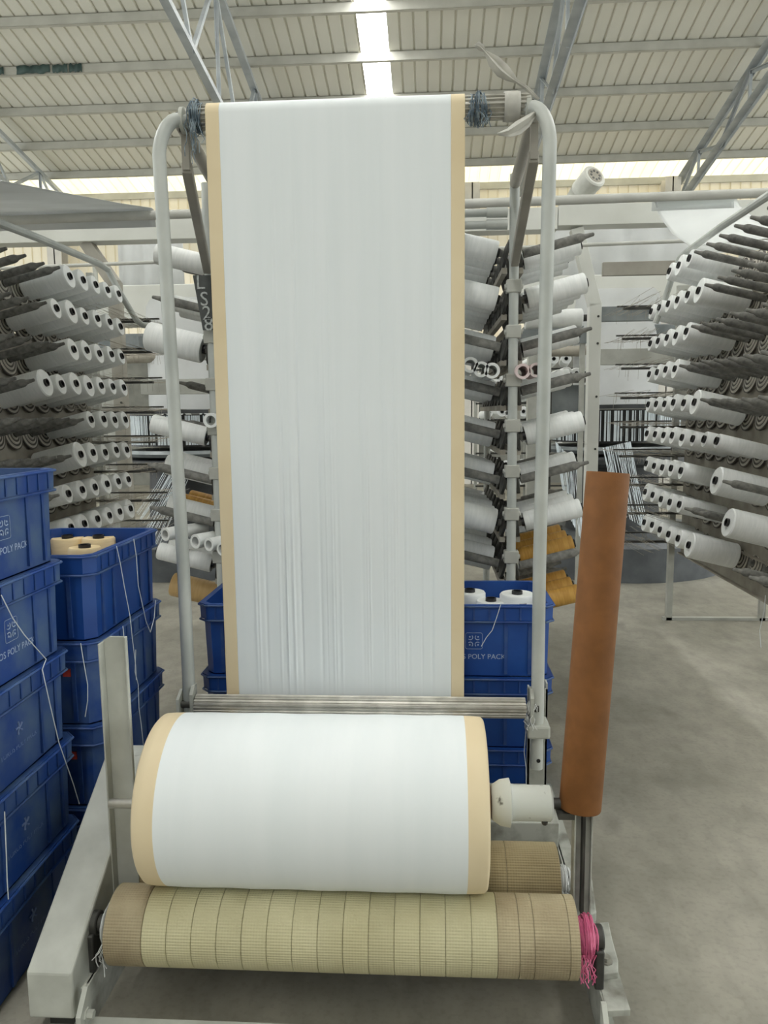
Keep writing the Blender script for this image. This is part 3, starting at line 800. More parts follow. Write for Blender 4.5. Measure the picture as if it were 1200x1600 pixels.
# upright guide channels at both ends of the roll
def guide(x0, x1, y, z0, z1, cut):
    b = MB(); t = 0.005; dp = 0.03
    b.prism([(x0, y, z0), (x1, y, z0), (x1, y, z1), (x0+cut, y, z1), (x0, y, z1-cut*0.6)], (0, t, 0))
    b.box((x0, y-dp, z0), (x0+t, y, z1-cut*0.6)); b.box((x1-t, y-dp*0.3, z0), (x1, y, z1))
    return b
guide(-0.858, -0.792, 1.90, 0.115, 0.928, 0.02).build('guide_channel', M['frame'], win, smooth=0, bevel=0.002)
guide(0.362, 0.414, 1.89, 0.115, 0.66, 0.0).build('guide_channel', M['frame_dirty'], win, smooth=0, bevel=0.002)
b = MB(); b.box((0.385, 1.865, 0.20), (0.392, 1.897, 0.50)); b.build('slot_strip', M['dark_steel'], win, smooth=0)
# sloping chain guard
b = MB(); b.prism([(-0.968, 1.62, 0.065), (-0.968, 1.62, 0.185), (-0.968, 2.12, 0.50), (-0.968, 2.19, 0.50), (-0.968, 2.19, 0.36), (-0.968, 1.76, 0.065)], (0.112, 0, 0))
b.build('chain_guard', M['frame'], win, smooth=0, bevel=0.006)
b = MB(); b.box((-0.95, 1.68, 0.0), (-0.88, 1.72, 0.065)); b.box((-0.95, 2.13, 0.0), (-0.88, 2.17, 0.35)); b.build('guard_foot', M['dark_steel'], win, smooth=0)
# winding shaft, chuck
b = MB(); b.cyl((-0.832, RC.y-0.036, RC.z-0.004), (-0.735, RC.y-0.036, RC.z-0.004), 0.0125); b.build('winding_shaft', M['steel'], win)
b = MB(); b.lathe((-0.742, RC.y, RC.z), (1, 0, 0), [(0, 0.03), (0.004, 0.042), (0.026, 0.042), (0.03, 0.03)], 24); b.build('shaft_collar', M['chuck'], win)
b = MB(); b.lathe((0.150, RC.y, RC.z), (1, 0, 0), [(0, 0.038), (0.002, 0.042), (0.024, 0.056), (0.048, 0.06), (0.052, 0.046), (0.062, 0.044), (0.15, 0.044), (0.155, 0.038)], 36)
ch = b.build('chuck', M['chuck'], win)
b = MB(); b.cyl((0.285, RC.y-0.02, RC.z-0.042), (0.285, RC.y-0.025, RC.z-0.034), 0.008, n=10); b.build('grub_screw', M['dark_steel'], ch)
b = MB(); b.cyl((0.300, RC.y, RC.z), (0.352, RC.y, RC.z), 0.014); b.build('winding_shaft', M['dark_steel'], win)
b = MB(); b.box((0.318, RC.y-0.03, RC.z-0.028), (0.358, RC.y+0.035, RC.z-0.012)); b.build('shaft_rest', M['dark_steel'], win, smooth=0)

# bent pipes that carry the top roller
def goose(xb, xt, z0, s):
    pts = [V(xb, 2.515, z0), V(xb, 2.515, 1.0), V((xb+xt)/2, 2.515, 1.7), V(xt, 2.52, 2.32)]
    pts += [V(xt+s*0.055*(1-cos(a)), 2.52+0.05*(a/(pi/2)), 2.32+0.12*sin(a)) for a in [i*pi/2/8 for i in range(1, 9)]]
    pts.append(V(xt+s*0.075, 2.585, 2.44)); return MB().pipe(pts, 0.0215, 18)
goose(-0.838, -0.857, 0.13, 1).build('bent_pipe', M['pipe'], win)
goose(0.358, 0.371, 0.29, -1).build('bent_pipe', M['pipe'], win)
# post and clamp behind the right pipe
b = MB(); b.box((0.335, 2.57, 0.0), (0.40, 2.576, 0.55)); b.box((0.335, 2.57, 0.0), (0.341, 2.61, 0.55)); b.box((0.394, 2.57, 0.0), (0.40, 2.61, 0.57)); b.build('clamp_post', M['frame_dirty'], win, smooth=0)
b = MB(); b.box((0.322, 2.48, 0.405), (0.398, 2.575, 0.452)); b.build('pipe_clamp', M['frame'], win, smooth=0, bevel=0.008)
b = MB(); b.cyl((0.361, 2.492, 0.325), (0.361, 2.499, 0.325), 0.007, n=10); b.build('pin_hole', M['black'], win)
# lower fluted roller with brackets
fluted((-0.81, 2.50, 0.508), (0.315, 2.50, 0.508), 0.035, 18).build('guide_roller', M['steel'], win, smooth=0)
for x0, x1 in ((-0.86, -0.81), (0.315, 0.36)):
    b = MB(); b.cyl((x0, 2.50, 0.508), (x1, 2.50, 0.508), 0.013); b.build('roller_pin', M['dark_steel'], win)
for X in (-0.825, 0.33):
    b = MB(); b.prism([(X, 2.475, 0.46), (X, 2.475, 0.55), (X, 2.50, 0.575), (X, 2.525, 0.575), (X, 2.525, 0.46)], (0.012, 0, 0)); b.build('roller_bracket', M['frame_dirty'], win, smooth=0)
b = MB(); b.prism([(-0.874, 2.48, 0.46), (-0.874, 2.48, 0.53), (-0.868, 2.51, 0.56), (-0.868, 2.53, 0.46)], (0.01, 0, 0)); b.build('roller_bracket', M['frame'], win, smooth=0)
# top fluted roller and brackets
fluted((-0.775, 2.59, 2.452), (0.315, 2.59, 2.452), 0.038, 16, 0.16).build('top_roller', M['steel'], win, smooth=0)
for X, s in ((-0.785, 1), (0.300, -1)):
    b = MB(); b.lathe((X-s*0.02, 2.59, 2.445), (s, 0, 0), [(0, 0.03), (0.004, 0.04), (0.016, 0.04), (0.02, 0.03), (0.03, 0.014), (0.06, 0.014)], 20)
    br = b.build('roller_bearing', M['frame'], win)
    for a in (0.6, 2.7, 4.8):
        b = MB(); b.cyl((X-s*0.02, 2.59+0.028*cos(a), 2.445+0.028*sin(a)), (X-s*0.026, 2.59+0.028*cos(a), 2.445+0.028*sin(a)), 0.006, n=8); b.build('screw', M['dark_steel'], br)
# stays from the roller bearings back to the creel posts
def stay(xb, px):
    b = MB(); b.cyl((xb, 2.60, 2.43), (px+(0.06 if px < 0 else 0), 3.44, 2.46), 0.024, n=14); b.build('stay', M['arm'], win)
    b = MB(); b.box((xb-0.012, 2.61, 2.30), (xb+0.012, 2.63, 2.42)); b.build('stay_link', M['arm'], win, smooth=0)
    b = MB(); b.bar((xb, 2.62, 2.31), (px, 3.43, 2.13), 0.034, 0.04); b.build('stay', M['arm'], win, smooth=0, bevel=0.004)
stay(-0.80, PXL); stay(0.335, PXR)
for z in (2.345, 2.295):
    b = MB(); b.cyl((PXL+0.03, 3.46, z), (PXR-0.03, 3.46, z), 0.017, n=14); b.build('tie_pipe', M['pipe'], win)
    b = MB(); b.cyl((PXR-0.12, 3.46, z), (PXR-0.03, 3.46, z), 0.0215, n=14); b.build('pipe_sleeve', M['pipe'], win)

# ================================================================== FABRIC
roll = thing('fabric_roll', 'thick roll of white woven fabric with cream edges resting on the drive rollers', 'fabric roll', (-0.287, RC.y, RC.z-RR))
def roll_part(x0, x1, r0, r1, ends, m_, name, par):
    n = 96; b = MB(); prof = []
    L_ = x1-x0; steps = max(2, int(L_/0.02))
    if ends == -1: prof += [(0.0, 0.046), (0.0, r0-0.02), (0.002, r0-0.008), (0.008, r0-0.0015)]
    for i in range(steps+1):
        t = i/steps
        if ends == -1 and t*L_ < 0.012: continue
        if ends == 1 and t*L_ > L_-0.012: continue
        prof.append((t*L_, r0+(r1-r0)*t+0.0006*sin(40*(x0+t*L_))))
    if ends == 1: prof += [(L_-0.008, r1-0.0015), (L_-0.002, r1-0.008), (L_, r1-0.02), (L_, 0.046)]
    b.lathe((x0, RC.y, RC.z), (1, 0, 0), prof, n, caps=False)
    return b.build(name, m_, par, smooth=50)
roll_part(-0.712, -0.655, RR-0.001, RR, -1, M['cream_fabric'], 'cream_border', roll)
roll_part(-0.655, 0.084, RR, RR, 0, M['white_fabric'], 'wound_fabric', roll)
roll_part(0.084, 0.136, RR, RR-0.001, 1, M['cream_fabric'], 'cream_border', roll)
b = MB(); b.lathe((-0.72, RC.y, RC.z), (1, 0, 0), [(0, 0.036), (0, 0.046), (0.868, 0.046), (0.868, 0.036)], 32, caps=False)
b.lathe((-0.72, RC.y, RC.z), (1, 0, 0), [(0, 0.036), (0.868, 0.036)], 32, caps=False); b.build('core_tube', M['cardboard'], roll)

web = thing('fabric_web', 'long sheet of white fabric with cream edges hanging from the top roller', 'fabric', (-0.3, 2.55, 0.5))
path = []
for i in range(13): path.append((5.0-2.41*i/12, 2.808-0.318*i/12-0.05*sin(pi*i/12)))
TRY, TRZ, TR = 2.59, 2.452, 0.0405
for i in range(1, 9):
    a = pi/2+(pi/2)*i/8; path.append((TRY+TR*cos(a), TRZ+TR*sin(a)))
for i in range(1, 61): path.append((2.5495-0.0115*i/60, 2.452-(2.452-0.508)*i/60))
for i in range(1, 7):
    a = -(pi/2)*i/6; path.append((2.50+0.038*cos(a), 0.508+0.038*sin(a)))
for i in range(1, 7): path.append((2.50-0.405*i/6, 0.47-0.055*i/6))
random.seed(11)
ridges = [(random.uniform(-0.62, 0.02), random.uniform(0.0025, 0.005), random.uniform(0.0008, 0.0022)*random.choice([-1, 1]), random.uniform(0.5, 1.4), random.uniform(0.5, 1.2)) for _ in range(26)]
ridges += [(random.uniform(-0.52, -0.10), random.uniform(0.0018, 0.0032), random.uniform(0.001, 0.0022), random.uniform(0.6, 1.2), random.uniform(0.35, 0.8)) for _ in range(16)]
def ripple(x, z):
    if z > 2.40 or z < 0.53: return 0
    e = min(1, (2.40-z)/0.3)*min(1, (z-0.53)/0.12); s_ = 0
    for rx, rw, ra, rzc, rzw in ridges:
        s_ += ra*exp(-((x-rx)/rw)**2)*exp(-((z-rzc)/rzw)**2)
    return 1.35*s_*e+0.0015*sin(9*x+1.3*z)*e
def web_part(x0, x1, m_, name):
    nx = max(4, int((x1-x0)/0.0022)); rows_ = []
    for (y, z) in path:
        front = y < 2.56 and y > 2.53
        rows_.append([V(x0+(x1-x0)*i/nx, y-(ripple(x0+(x1-x0)*i/nx, z) if front else 0), z) for i in range(nx+1)])
    b = MB(); b.grid(rows_)
    o = b.build(name, m_, web, smooth=60)
    sd = o.modifiers.new('thickness', 'SOLIDIFY'); sd.thickness = 0.0012; sd.offset = 0
    return o
web_part(WX0, WX0+0.044, M['cream_fabric'], 'cream_border')
web_part(WX0+0.044, WX1-0.044, M['white_fabric'], 'white_panel')
web_part(WX1-0.044, WX1, M['cream_fabric'], 'cream_border')

# ================================================================== cardboard tube slipped over the right-hand channel
p0 = V(0.389, 1.878, 0.475); p1 = V(0.432, 1.925, 1.335)
p0 = aty(906, 1262, 1.865); p1 = aty(950, 738, 1.93)
d = (p1-p0)
b = MB(); L_ = d.length
b.lathe(p0, d, [(0, 0.044), (0, 0.0515), (0.003, 0.0525), (L_-0.003, 0.0525), (L_, 0.0515), (L_, 0.044)], 48, caps=False)
b.lathe(p0, d, [(0, 0.044), (L_, 0.044)], 48, caps=False)
tag(b.build('cardboard_tube', M['cardboard'], origin=p0), 'tall brown cardboard tube leaning upright beside the fabric roll', 'tube')

# ================================================================== thread tangles, plastic strip, strings
def tangle(name, c, r, wx, n, m_, label, cat, rad=0.0012, strays=6, hang=0.06, seed=3):
    random.seed(seed); b = MB()
    for i in range(n):
        x = random.uniform(-wx, wx); a0 = random.uniform(0, 6.28); rr0 = r*random.uniform(0.85, 1.3)*(1-0.35*(x/wx)**2); tl = random.uniform(-0.5, 0.5)*wx
        pts = [V(c[0]+x+tl*sin(a), c[1]+rr0*cos(a+a0)*random.uniform(0.94, 1.06), c[2]+rr0*sin(a+a0)*random.uniform(0.94, 1.06)) for a in [j*2*pi/12 for j in range(13)]]
        b.pipe(pts, rad, 4)
    for i in range(strays):
        x = random.uniform(-wx, wx); q = V(c[0]+x, c[1]-r, c[2]-r*0.4); pts = [q]
        for j in range(5): q = q+V(random.uniform(-0.01, 0.01), random.uniform(-0.008, 0.004), -hang/5*random.uniform(0.5, 1.4)); pts.append(q)
        b.pipe(pts, rad, 4)
    return tag(b.build(name, m_, origin=c, smooth=60), label, cat)
tangle('thread_tangle', (-0.752, 2.59, 2.452), 0.044, 0.022, 34, M['blue_thread'], 'blue-grey thread tangle wound on the top roller, beside the left bent pipe', 'thread', strays=9, hang=0.12)
tangle('thread_tangle', (0.155, 2.59, 2.447), 0.043, 0.035, 40, M['blue_thread'], 'blue-grey thread tangle wound on the top roller, beside the plastic strip', 'thread', strays=8, hang=0.05, seed=5)
tangle('twine_tangle', (0.373, DF.y, DF.z), 0.042, 0.019, 70, M['pink_thread'], 'pink twine tangle wound on the front drive roller shaft', 'twine', rad=0.0014, strays=16, hang=0.06, seed=8)
tangle('twine_tangle', (-0.812, DF.y, DF.z), 0.042, 0.012, 30, M['white_thread'], 'white twine tangle wound on the front drive roller shaft', 'twine', rad=0.0014, strays=5, hang=0.07, seed=9)
tangle('lint_wad', (0.362, DR.y, DR.z), 0.03, 0.014, 26, M['white_thread'], 'white lint wad on the rear drive roller shaft', 'lint', rad=0.002, strays=3, hang=0.04, seed=12)
tangle('thread_tangle', (0.335, 2.50, 0.508), 0.02, 0.014, 20, M['white_thread'], 'pale thread tangle on the lower roller pin beside the right bent pipe', 'thread', rad=0.001, strays=6, hang=0.06, seed=14)

# white plastic strip knotted round the top roller
strip = thing('plastic_strip', 'dusty white plastic strip knotted round the top roller, its tails sticking out', 'plastic strip', (0.285, 2.55, 2.41))
b = MB(); b.lathe((0.235, 2.59, 2.452), (1, 0, 0), [(0, 0.043), (0.012, 0.0445), (0.04, 0.0445), (0.05, 0.043)], 28, caps=False)
o = b.build('wrap', M['film'], strip); sd = o.modifiers.new('thickness', 'SOLIDIFY'); sd.thickness = 0.002
def ribbon(pts, widths, perp, fold):
    rows_ = []
    for i, p in enumerate(pts):
        w_ = widths[i]; q = V(*perp)
        rows_.append([p-q*w_, p-q*w_*0.35+V(0, -fold*w_, 0), p+q*w_*0.25+V(0, fold*w_*0.7, 0), p+q*w_])
    b = MB(); b.grid(rows_); return b
tail = [aty(px, py, Y) for px, py, Y in ((744, 68, 2.42), (752, 74, 2.43), (757, 80, 2.44), (772, 96, 2.46), (785, 110, 2.48), (797, 120, 2.5), (808, 128, 2.52), (822, 137, 2.54), (842, 155, 2.56))]
o = ribbon(tail, [0.010, 0.012, 0.004, 0.022, 0.026, 0.018, 0.006, 0.008, 0.005], (0.6, 0, 0.6), 0.5).build('tail', M['film'], strip)
sd = o.modifiers.new('thickness', 'SOLIDIFY'); sd.thickness = 0.0015
tail = [aty(px, py, Y) for px, py, Y in ((778, 210, 2.46), (795, 208, 2.47), (810, 200, 2.49), (824, 190, 2.52), (838, 176, 2.55))]
o = ribbon(tail, [0.004, 0.016, 0.024, 0.02, 0.008], (0.35, 0, -0.75), 0.5).build('tail', M['film'], strip)
sd = o.modifiers.new('thickness', 'SOLIDIFY'); sd.thickness = 0.0015

def string(pts, label, r=0.0014, m_='string'):
    # smooth the polyline a little
    out = []
    for i in range(len(pts)-1):
        for t in (0, 0.5): out.append(pts[i].lerp(pts[i+1], t)+V(0, 0, 0))
    out.append(pts[-1])
    b = MB(); b.pipe(out, r, 5)
    return tag(b.build('string', M[m_], origin=pts[0], smooth=60), label, 'string')
FX, GX = -1.072, -1.006
string([atx(px, py, FX) for px, py in ((2, 930), (20, 966), (38, 992), (72, 1030), (66, 1046), (78, 1100), (92, 1160), (115, 1226), (124, 1256))], 'long white string trailing diagonally down the tall crate stack', 0.0015)
string([atx(px, py, FX) for px, py in ((7, 1268), (10, 1340), (11, 1372), (13, 1405))], 'short white string hanging on the lowest crates of the tall stack', 0.0015)
string([atx(px, py, GX) for px, py in ((182, 853), (188, 880), (194, 915), (203, 962), (207, 1000), (212, 1040), (213, 1062))], 'white string hanging from the crate of cream bobbins, nearer the tall stack')
string([atx(px, py, GX) for px, py in ((209, 842), (213, 870), (216, 915), (228, 970), (235, 988), (241, 965), (243, 938))], 'white string looping on the crate below the cream bobbins, nearer the pipe')
string([atx(px, py, GX) for px, py in ((192, 978), (198, 1040), (203, 1100), (205, 1140), (204, 1172))], 'white string hanging down past the grey channel post')
string([atx(px, py, GX) for px, py in ((212, 1015), (211, 1050), (216, 1070), (217, 1105), (221, 1135), (224, 1164))], 'white string hanging between the grey channel post and the fabric roll')
string([aty(px, py, 2.215) for px, py in ((126, 1005), (130, 1030), (137, 1070), (137, 1095), (133, 1120))], 'white string hanging on the short side of a crate by its red tag')
string([aty(px, py, 2.688) for px, py in ((783, 943), (776, 965), (769, 985), (760, 996), (752, 1010))], 'white string hanging over the front of the crate of white bobbins')
string([aty(px, py, 2.54) for px, py in ((823, 1118), (821, 1150), (819, 1175), (822, 1200), (822, 1228))], 'white string hanging from the lower roller end')
string([atx(px, py, 1.60) for px, py in ((1196, 930), (1194, 955), (1187, 985), (1189, 1012))], 'white string dangling from a bare spindle near the photo edge', 0.002)

# ================================================================== loose empty tubes lying across the spindles, chalked board
def tube(px, py, Y, r, label, m_='tube_white', ln=0.24, tilt=0.0):
    p = aty(px, py, Y); b = MB(); d = V(tilt, 1, 0.0)
    b.lathe(p, d, [(0, r*0.66), (0, r), (ln, r), (ln, r*0.66)], 28, caps=False); b.lathe(p, d, [(0, r*0.66), (ln, r*0.66)], 28, caps=False)
    return tag(b.build('core_tube', M[m_], origin=p), label, 'tube', 'empty tubes on the creels')
tube(735, 570, 3.40, 0.034, 'empty white tube end on by the fabric edge, farthest from the pipe post')
tube(752, 577, 3.40, 0.034, 'empty white tube end on, middle of the three beside the clamped post')
tube(769, 579, 3.40, 0.034, 'empty white tube end on, touching the clamped creel post, fabric side')
tube(817, 580, 3.40, 0.033, 'empty pinkish tube end on, just past the clamped post, aisle side', 'tube_pink')
tube(838, 578, 3.40, 0.031, 'empty pinkish tube end on, behind the white bent pipe', 'tube_pink')
tube(329, 657, 3.40, 0.033, 'empty white tube end on at the cream fabric edge, above the ochre bobbins')
tube(258, 835, 3.40, 0.030, 'empty white tube end on, outermost in the row over the tan bobbin', tilt=0.6)
tube(305, 846, 3.40, 0.033, 'empty white tube end on, just inside the left bent pipe', tilt=0.6)
tube(326, 851, 3.38, 0.030, 'empty white tube end on, second inside the left bent pipe', tilt=0.6)
tube(346, 858, 3.36, 0.030, 'empty white tube end on, half hidden by the cream fabric edge', tilt=0.6)

brd = thing('chalk_board', 'dark grey board with chalked letters beside the cream fabric edge', 'board', aty(310, 470, 3.40))
q = [aty(301, 430, 3.40), aty(345, 430, 3.40), aty(345, 515, 3.40), aty(317, 516, 3.40)]
b = MB(); b.prism(q, (0, 0.01, 0)); b.build('board', M['slate'], brd, smooth=0)
for ch_, px, py in (('L', 313, 442), ('S', 319, 468), ('2', 323, 490), ('8', 326, 507)):
    p = aty(px, py, 3.396)
    link('chalk_letter', text_curve(ch_, 0.085, M['chalk'], 0.0004), brd, p-brd.location, FRONT)

# ================================================================== GUIDE PIPE and neighbouring webs
gp = thing('guide_pipe', 'long horizontal grey pipe above the creels that carries the fabric sheets', 'pipe', (0, 5.0, 0))
b = MB(); b.cyl((-4.2, 5.0, 2.742), (3.6, 5.0, 2.806), 0.028, n=18); b.build('pipe', M['rail_pipe'], gp)
for X in (-4.15, 3.55): MB().box((X-0.03, 4.97, 0), (X+0.03, 5.03, 2.77)).build('post', M['creel'], gp, smooth=0)
rod = thing('thin_rail', 'thin pale rod running below the guide pipe behind the creels', 'rod', (0, 5.75, 0))
pa, pb = aty(60, 417, 5.75), aty(1010, 379, 5.75); dv = (pb-pa).normalized()
b = MB(); b.cyl(pa-dv*0.8, pb+dv*1.2, 0.013, n=10); b.build('rail', M['rail_pipe'], rod)
for P in (pa-dv*0.78, pb+dv*1.18): MB().box((P.x-0.015, P.y-0.015, 0), (P.x+0.015, P.y+0.015, P.z)).build('post', M['creel'], rod, smooth=0)

def side_web(x0, x1, prof, m_, label, bow=0.0):
    nx = 24; rows_ = []
    for (y, z) in prof:
        rows_.append([V(x0+(x1-x0)*i/nx, y, z+bow*sin(5*(i/nx)*pi)*min(1, abs(5.0-y))+0.0) for i in range(nx+1)])
    b = MB(); b.grid(rows_); o = b.build('fabric_web', m_, origin=(x0, prof[0][0], prof[0][1]), smooth=60)
    sd = o.modifiers.new('thickness', 'SOLIDIFY'); sd.thickness = 0.0015
    return tag(o, label, 'fabric', 'neighbouring fabric sheets')
def bez(pts, n=24):
    out = []
    for i in range(n+1):
        t = i/n; q = [V(0, *p) for p in pts]
        while len(q) > 1: q = [q[k].lerp(q[k+1], t) for k in range(len(q)-1)]
        out.append((q[0].y, q[0].z))
    return out
le = [aty(px, py, Y) for px, py, Y in ((1018, 330, 5.04), (1019, 309, 5.02), (1021, 309, 4.98), (1028, 332, 5.06), (1036, 346, 5.2), (1050, 365, 5.4), (1075, 383, 5.7), (1112, 397, 6.0))]
ri = [aty(px, py, Y) for px, py, Y in ((1147, 325, 5.04), (1146, 303, 5.02), (1148, 303, 4.98), (1156, 322, 5.06), (1168, 333, 5.2), (1195, 349, 5.4), (1232, 368, 5.7), (1275, 386, 6.0))]
b = MB(); b.grid([[le[i].lerp(ri[i], k/24)+V(0, 0, 0.006*sin(k*0.8)*(i > 3)) for k in range(25)] for i in range(len(le))])
o = b.build('fabric_web', M['sheet'], origin=le[0], smooth=70); o.modifiers.new('thickness', 'SOLIDIFY').thickness = 0.0015
tag(o, 'white fabric sheet sagging from the guide pipe behind the bent creel pipe', 'fabric', 'neighbouring fabric sheets')
side_web(-3.0, -1.76, [(5.05, 2.70), (5.03, 2.80)]+[(4.99, 2.805), (4.5, 2.705), (3.91, 2.594), (3.2, 2.462), (2.6, 2.38)], M['grey_web'], 'dull white fabric sheet rising from the guide pipe past the left photo edge', 0.003)

# ================================================================== LOOMS behind the creels
def loom(cx, cy, label, side, groupname='circular looms'):
    t = thing('circular_loom', label, 'loom', (cx, cy, 0), groupname)
    n = 40
    b = MB(); b.lathe((cx, cy, 0), (0, 0, 1), [(0, 1.05), (0.30, 1.05), (0.34, 1.0), (0.34, 0.2)], n); b.build('platform', M['platform'], t)
    b = MB(); b.lathe((cx, cy, 0.34), (0, 0, 1), [(0, 0.45), (0.66, 0.42)], n); b.build('gear_housing', M['loom_dark'], t)
    b = MB(); b.lathe((cx, cy, 0.98), (0, 0, 1), [(0, 0.3), (0, 0.70), (0.03, 0.74), (0.07, 0.74), (0.09, 0.70), (0.09, 0.3)], n); b.build('ring_table', M['loom_dark'], t)
    b = MB(); b.lathe((cx, cy, 0.98+0.12), (0, 0, 1), [(0, 0.3), (0, 0.66), (0.03, 0.68), (0.06, 0.66), (0.06, 0.3)], n); b.build('lower_ring', M['steel_blue'], t)
    b = MB(); b.lathe((cx, cy, 1.2), (0, 0, 1), [(0, 0.55), (0, 0.60), (0.30, 0.60), (0.30, 0.55)], n); b.build('reed_ring', M['black'], t)
    b = MB(); b.lathe((cx, cy, 1.51), (0, 0, 1), [(0, 0.2), (0, 0.62), (0.035, 0.62), (0.035, 0.2)], n); b.build('top_ring', M['loom_dark'], t)
    random.seed(int(abs(cx)*100)); b = MB(); a = -pi
    while a < pi:
        wd = random.choice([0.012, 0.018, 0.026, 0.04]); gap = random.choice([0.006, 0.01, 0.018, 0.05])
        front = cos(a+pi/2) > -0.2
        if front:
            c0, s0, c1, s1 = cos(a), sin(a), cos(a+wd), sin(a+wd); r = 0.606
            b.prism([(cx+r*c0, cy+r*s0, 1.215), (cx+r*c1, cy+r*s1, 1.215), (cx+r*c1, cy+r*s1, 1.49), (cx+r*c0, cy+r*s0, 1.49)], (0.004*c0, 0.004*s0, 0))
        a += wd+gap
    o = b.build('warp_tapes', M['tape_white'], t, smooth=0); o['kind'] = 'stuff'
    # woven tube rising from the ring to the take-up rollers
    rows_ = []
    for i in range(13):
        u_ = i/12; zz = 1.55+u_*1.1; rows_.append([V(cx+(0.40*cos(k*2*pi/36))*(1+0.05*u_), cy+0.40*sin(k*2*pi/36)*(1-0.92*u_), zz) for k in range(37)])
    b = MB(); b.grid(rows_); b.build('woven_tube', M['grey_web'], t, smooth=60)
    for X in (-0.8, 0.8):
        b = MB(); b.box((cx+X-0.05, cy-0.05, 0.34), (cx+X+0.05, cy+0.05, 2.25)); b.build('frame_post', M['creel'], t, smooth=0, bevel=0.004)
    b = MB(); b.box((cx-0.9, cy-0.09, 2.16), (cx+0.9, cy+0.09, 2.30)); b.build('frame_beam', M['steel_blue'], t, smooth=0, bevel=0.004)
    b = MB(); b.cyl((cx-0.7, cy-0.12, 2.06), (cx+0.7, cy-0.12, 2.06), 0.05); b.build('takeup_roller', M['rail'], t)
    b = MB(); b.box((cx-1.0, cy-0.02, 2.40), (cx+1.0, cy+0.30, 2.78)); b.build('takeup_housing', M['grey_panel'], t, smooth=0, bevel=0.01)
    return t
loom(1.80, 7.70, 'circular loom with striped tape ring behind the pale grey gantry post', 1)
loom(-2.42, 7.70, 'circular loom with striped tape ring seen between the left creel and bent pipe', -1)

# gantry over the looms
g = thing('loom_gantry', 'pale grey box-beam gantry spanning the looms behind the guide pipe', 'gantry', (0, 6.0, 0))
b = MB(); b.box((-4.4, 6.0, 2.835), (0.95, 6.16, 2.995)); b.build('beam', M['grey_panel'], g, smooth=0, bevel=0.004)
b = MB(); b.box((0.955, 6.0, 2.86), (4.0, 6.16, 3.01)); b.build('beam', M['grey_panel'], g, smooth=0, bevel=0.004)
def gpost(xt, xm, m_, z_top=2.85, z_mid=2.28):
    b = MB(); b.bar((xt, 6.08, z_top), (xm, 6.08, z_mid), 0.09, 0.1, (0, 1, 0)); b.build('slanted_post', m_, g, smooth=0, bevel=0.004)
    b = MB(); b.box((xm-0.045, 6.03, 0), (xm+0.045, 6.13, z_mid+0.02)); b.build('post', m_, g, smooth=0, bevel=0.004)
    for z in (2.2, 2.0, 1.6, 1.2):
        b = MB(); b.cyl((xm+0.02, 6.03, z), (xm+0.02, 6.024, z), 0.009, n=8); b.build('bolt', M['dark_steel'], g)
gpost(1.10, 1.25, M['grey_panel'])
gpost(-2.68, -2.47, M['arm'], 2.84, 2.52)
gpost(-3.75, -3.5, M['arm'])
b = MB(); b.box((1.30, 6.06, 2.165), (2.3, 6.12, 2.275)); b.build('side_beam', M['steel_blue'], g, smooth=0, bevel=0.004)
b = MB(); b.box((1.30, 6.06, 1.84), (2.3, 6.11, 1.96)); b.build('side_bar', M['creel'], g, smooth=0, bevel=0.004)
b = MB(); b.box((1.30, 6.05, 2.50), (2.9, 6.09, 2.60)); b.build('side_beam', M['arm'], g, smooth=0, bevel=0.004)
b = MB(); b.box((-2.3, 6.06, 2.00), (-1.2, 6.12, 2.12)); b.build('side_beam', M['steel_blue'], g, smooth=0, bevel=0.004)
b = MB(); b.box((-2.3, 6.06, 1.66), (-1.2, 6.11, 1.78)); b.build('side_bar', M['creel'], g, smooth=0, bevel=0.004)

# geared motor on the gantry
mo = thing('geared_motor', 'small grey electric motor with round fan cover, tilted on top of the gantry', 'motor', aty(908, 305, 6.08))
pm0, pm1 = aty(908, 300, 6.12), aty(930, 274, 5.98); d = (pm1-pm0).normalized(); Lm = (pm1-pm0).length
b = MB(); b.lathe(pm0, d, [(0, 0.05), (0.005, 0.085), (0.02, 0.088), (Lm*0.6, 0.088), (Lm*0.62, 0.09), (Lm*0.95, 0.09), (Lm, 0.078)], 28); b.build('casing', M['motor'], mo)
b = MB(); b.lathe(pm0+d*Lm, d, [(0, 0.06), (0.003, 0.06)], 24); fc = b.build('fan_grille', M['rail'], mo)
for a in [i*pi/4 for i in range(8)]:
    e1 = d.cross(V(0, 0, 1)).normalized(); e2 = d.cross(e1)
    c0 = pm0+d*(Lm+0.003)+(e1*cos(a)+e2*sin(a))*0.038
    b = MB(); b.cyl(c0, c0+d*0.002, 0.01, n=8); b.build('vent_hole', M['dark_steel'], fc)
q = [aty(884, 308, 6.1), aty(898, 284, 6.1), aty(908, 283, 6.1), aty(912, 308, 6.1)]
b = MB(); b.prism(q, (0, 0.05, 0)); b.build('mounting_plate', M['grey_panel'], mo, smooth=0)

# gearbox bracket at the other end of the gantry
gb = thing('gearbox_bracket', 'white folded bracket with dark inside on the gantry under the dull fabric sheet', 'bracket', aty(60, 338, 6.05))
q0 = [aty(36, 338, 6.05), aty(44, 318, 6.05), aty(48, 318, 6.05), aty(80, 336, 6.05), aty(74, 336, 6.05), aty(47, 323, 6.05), aty(41, 338, 6.05)]
b = MB(); b.prism(q0, (0, 0.1, 0)); b.build('bracket', M['grey_panel'], gb, smooth=0)
b = MB(); b.box(tuple(aty(44, 338, 6.1)), tuple(aty(80, 338, 6.16)+V(0, 0, 0.05))); b.build('gearbox', M['black'], gb, smooth=0)
b = MB(); b.cyl(aty(86, 333, 6.1), aty(120, 331, 6.1), 0.02); b.build('coupling', M['black'], gb)

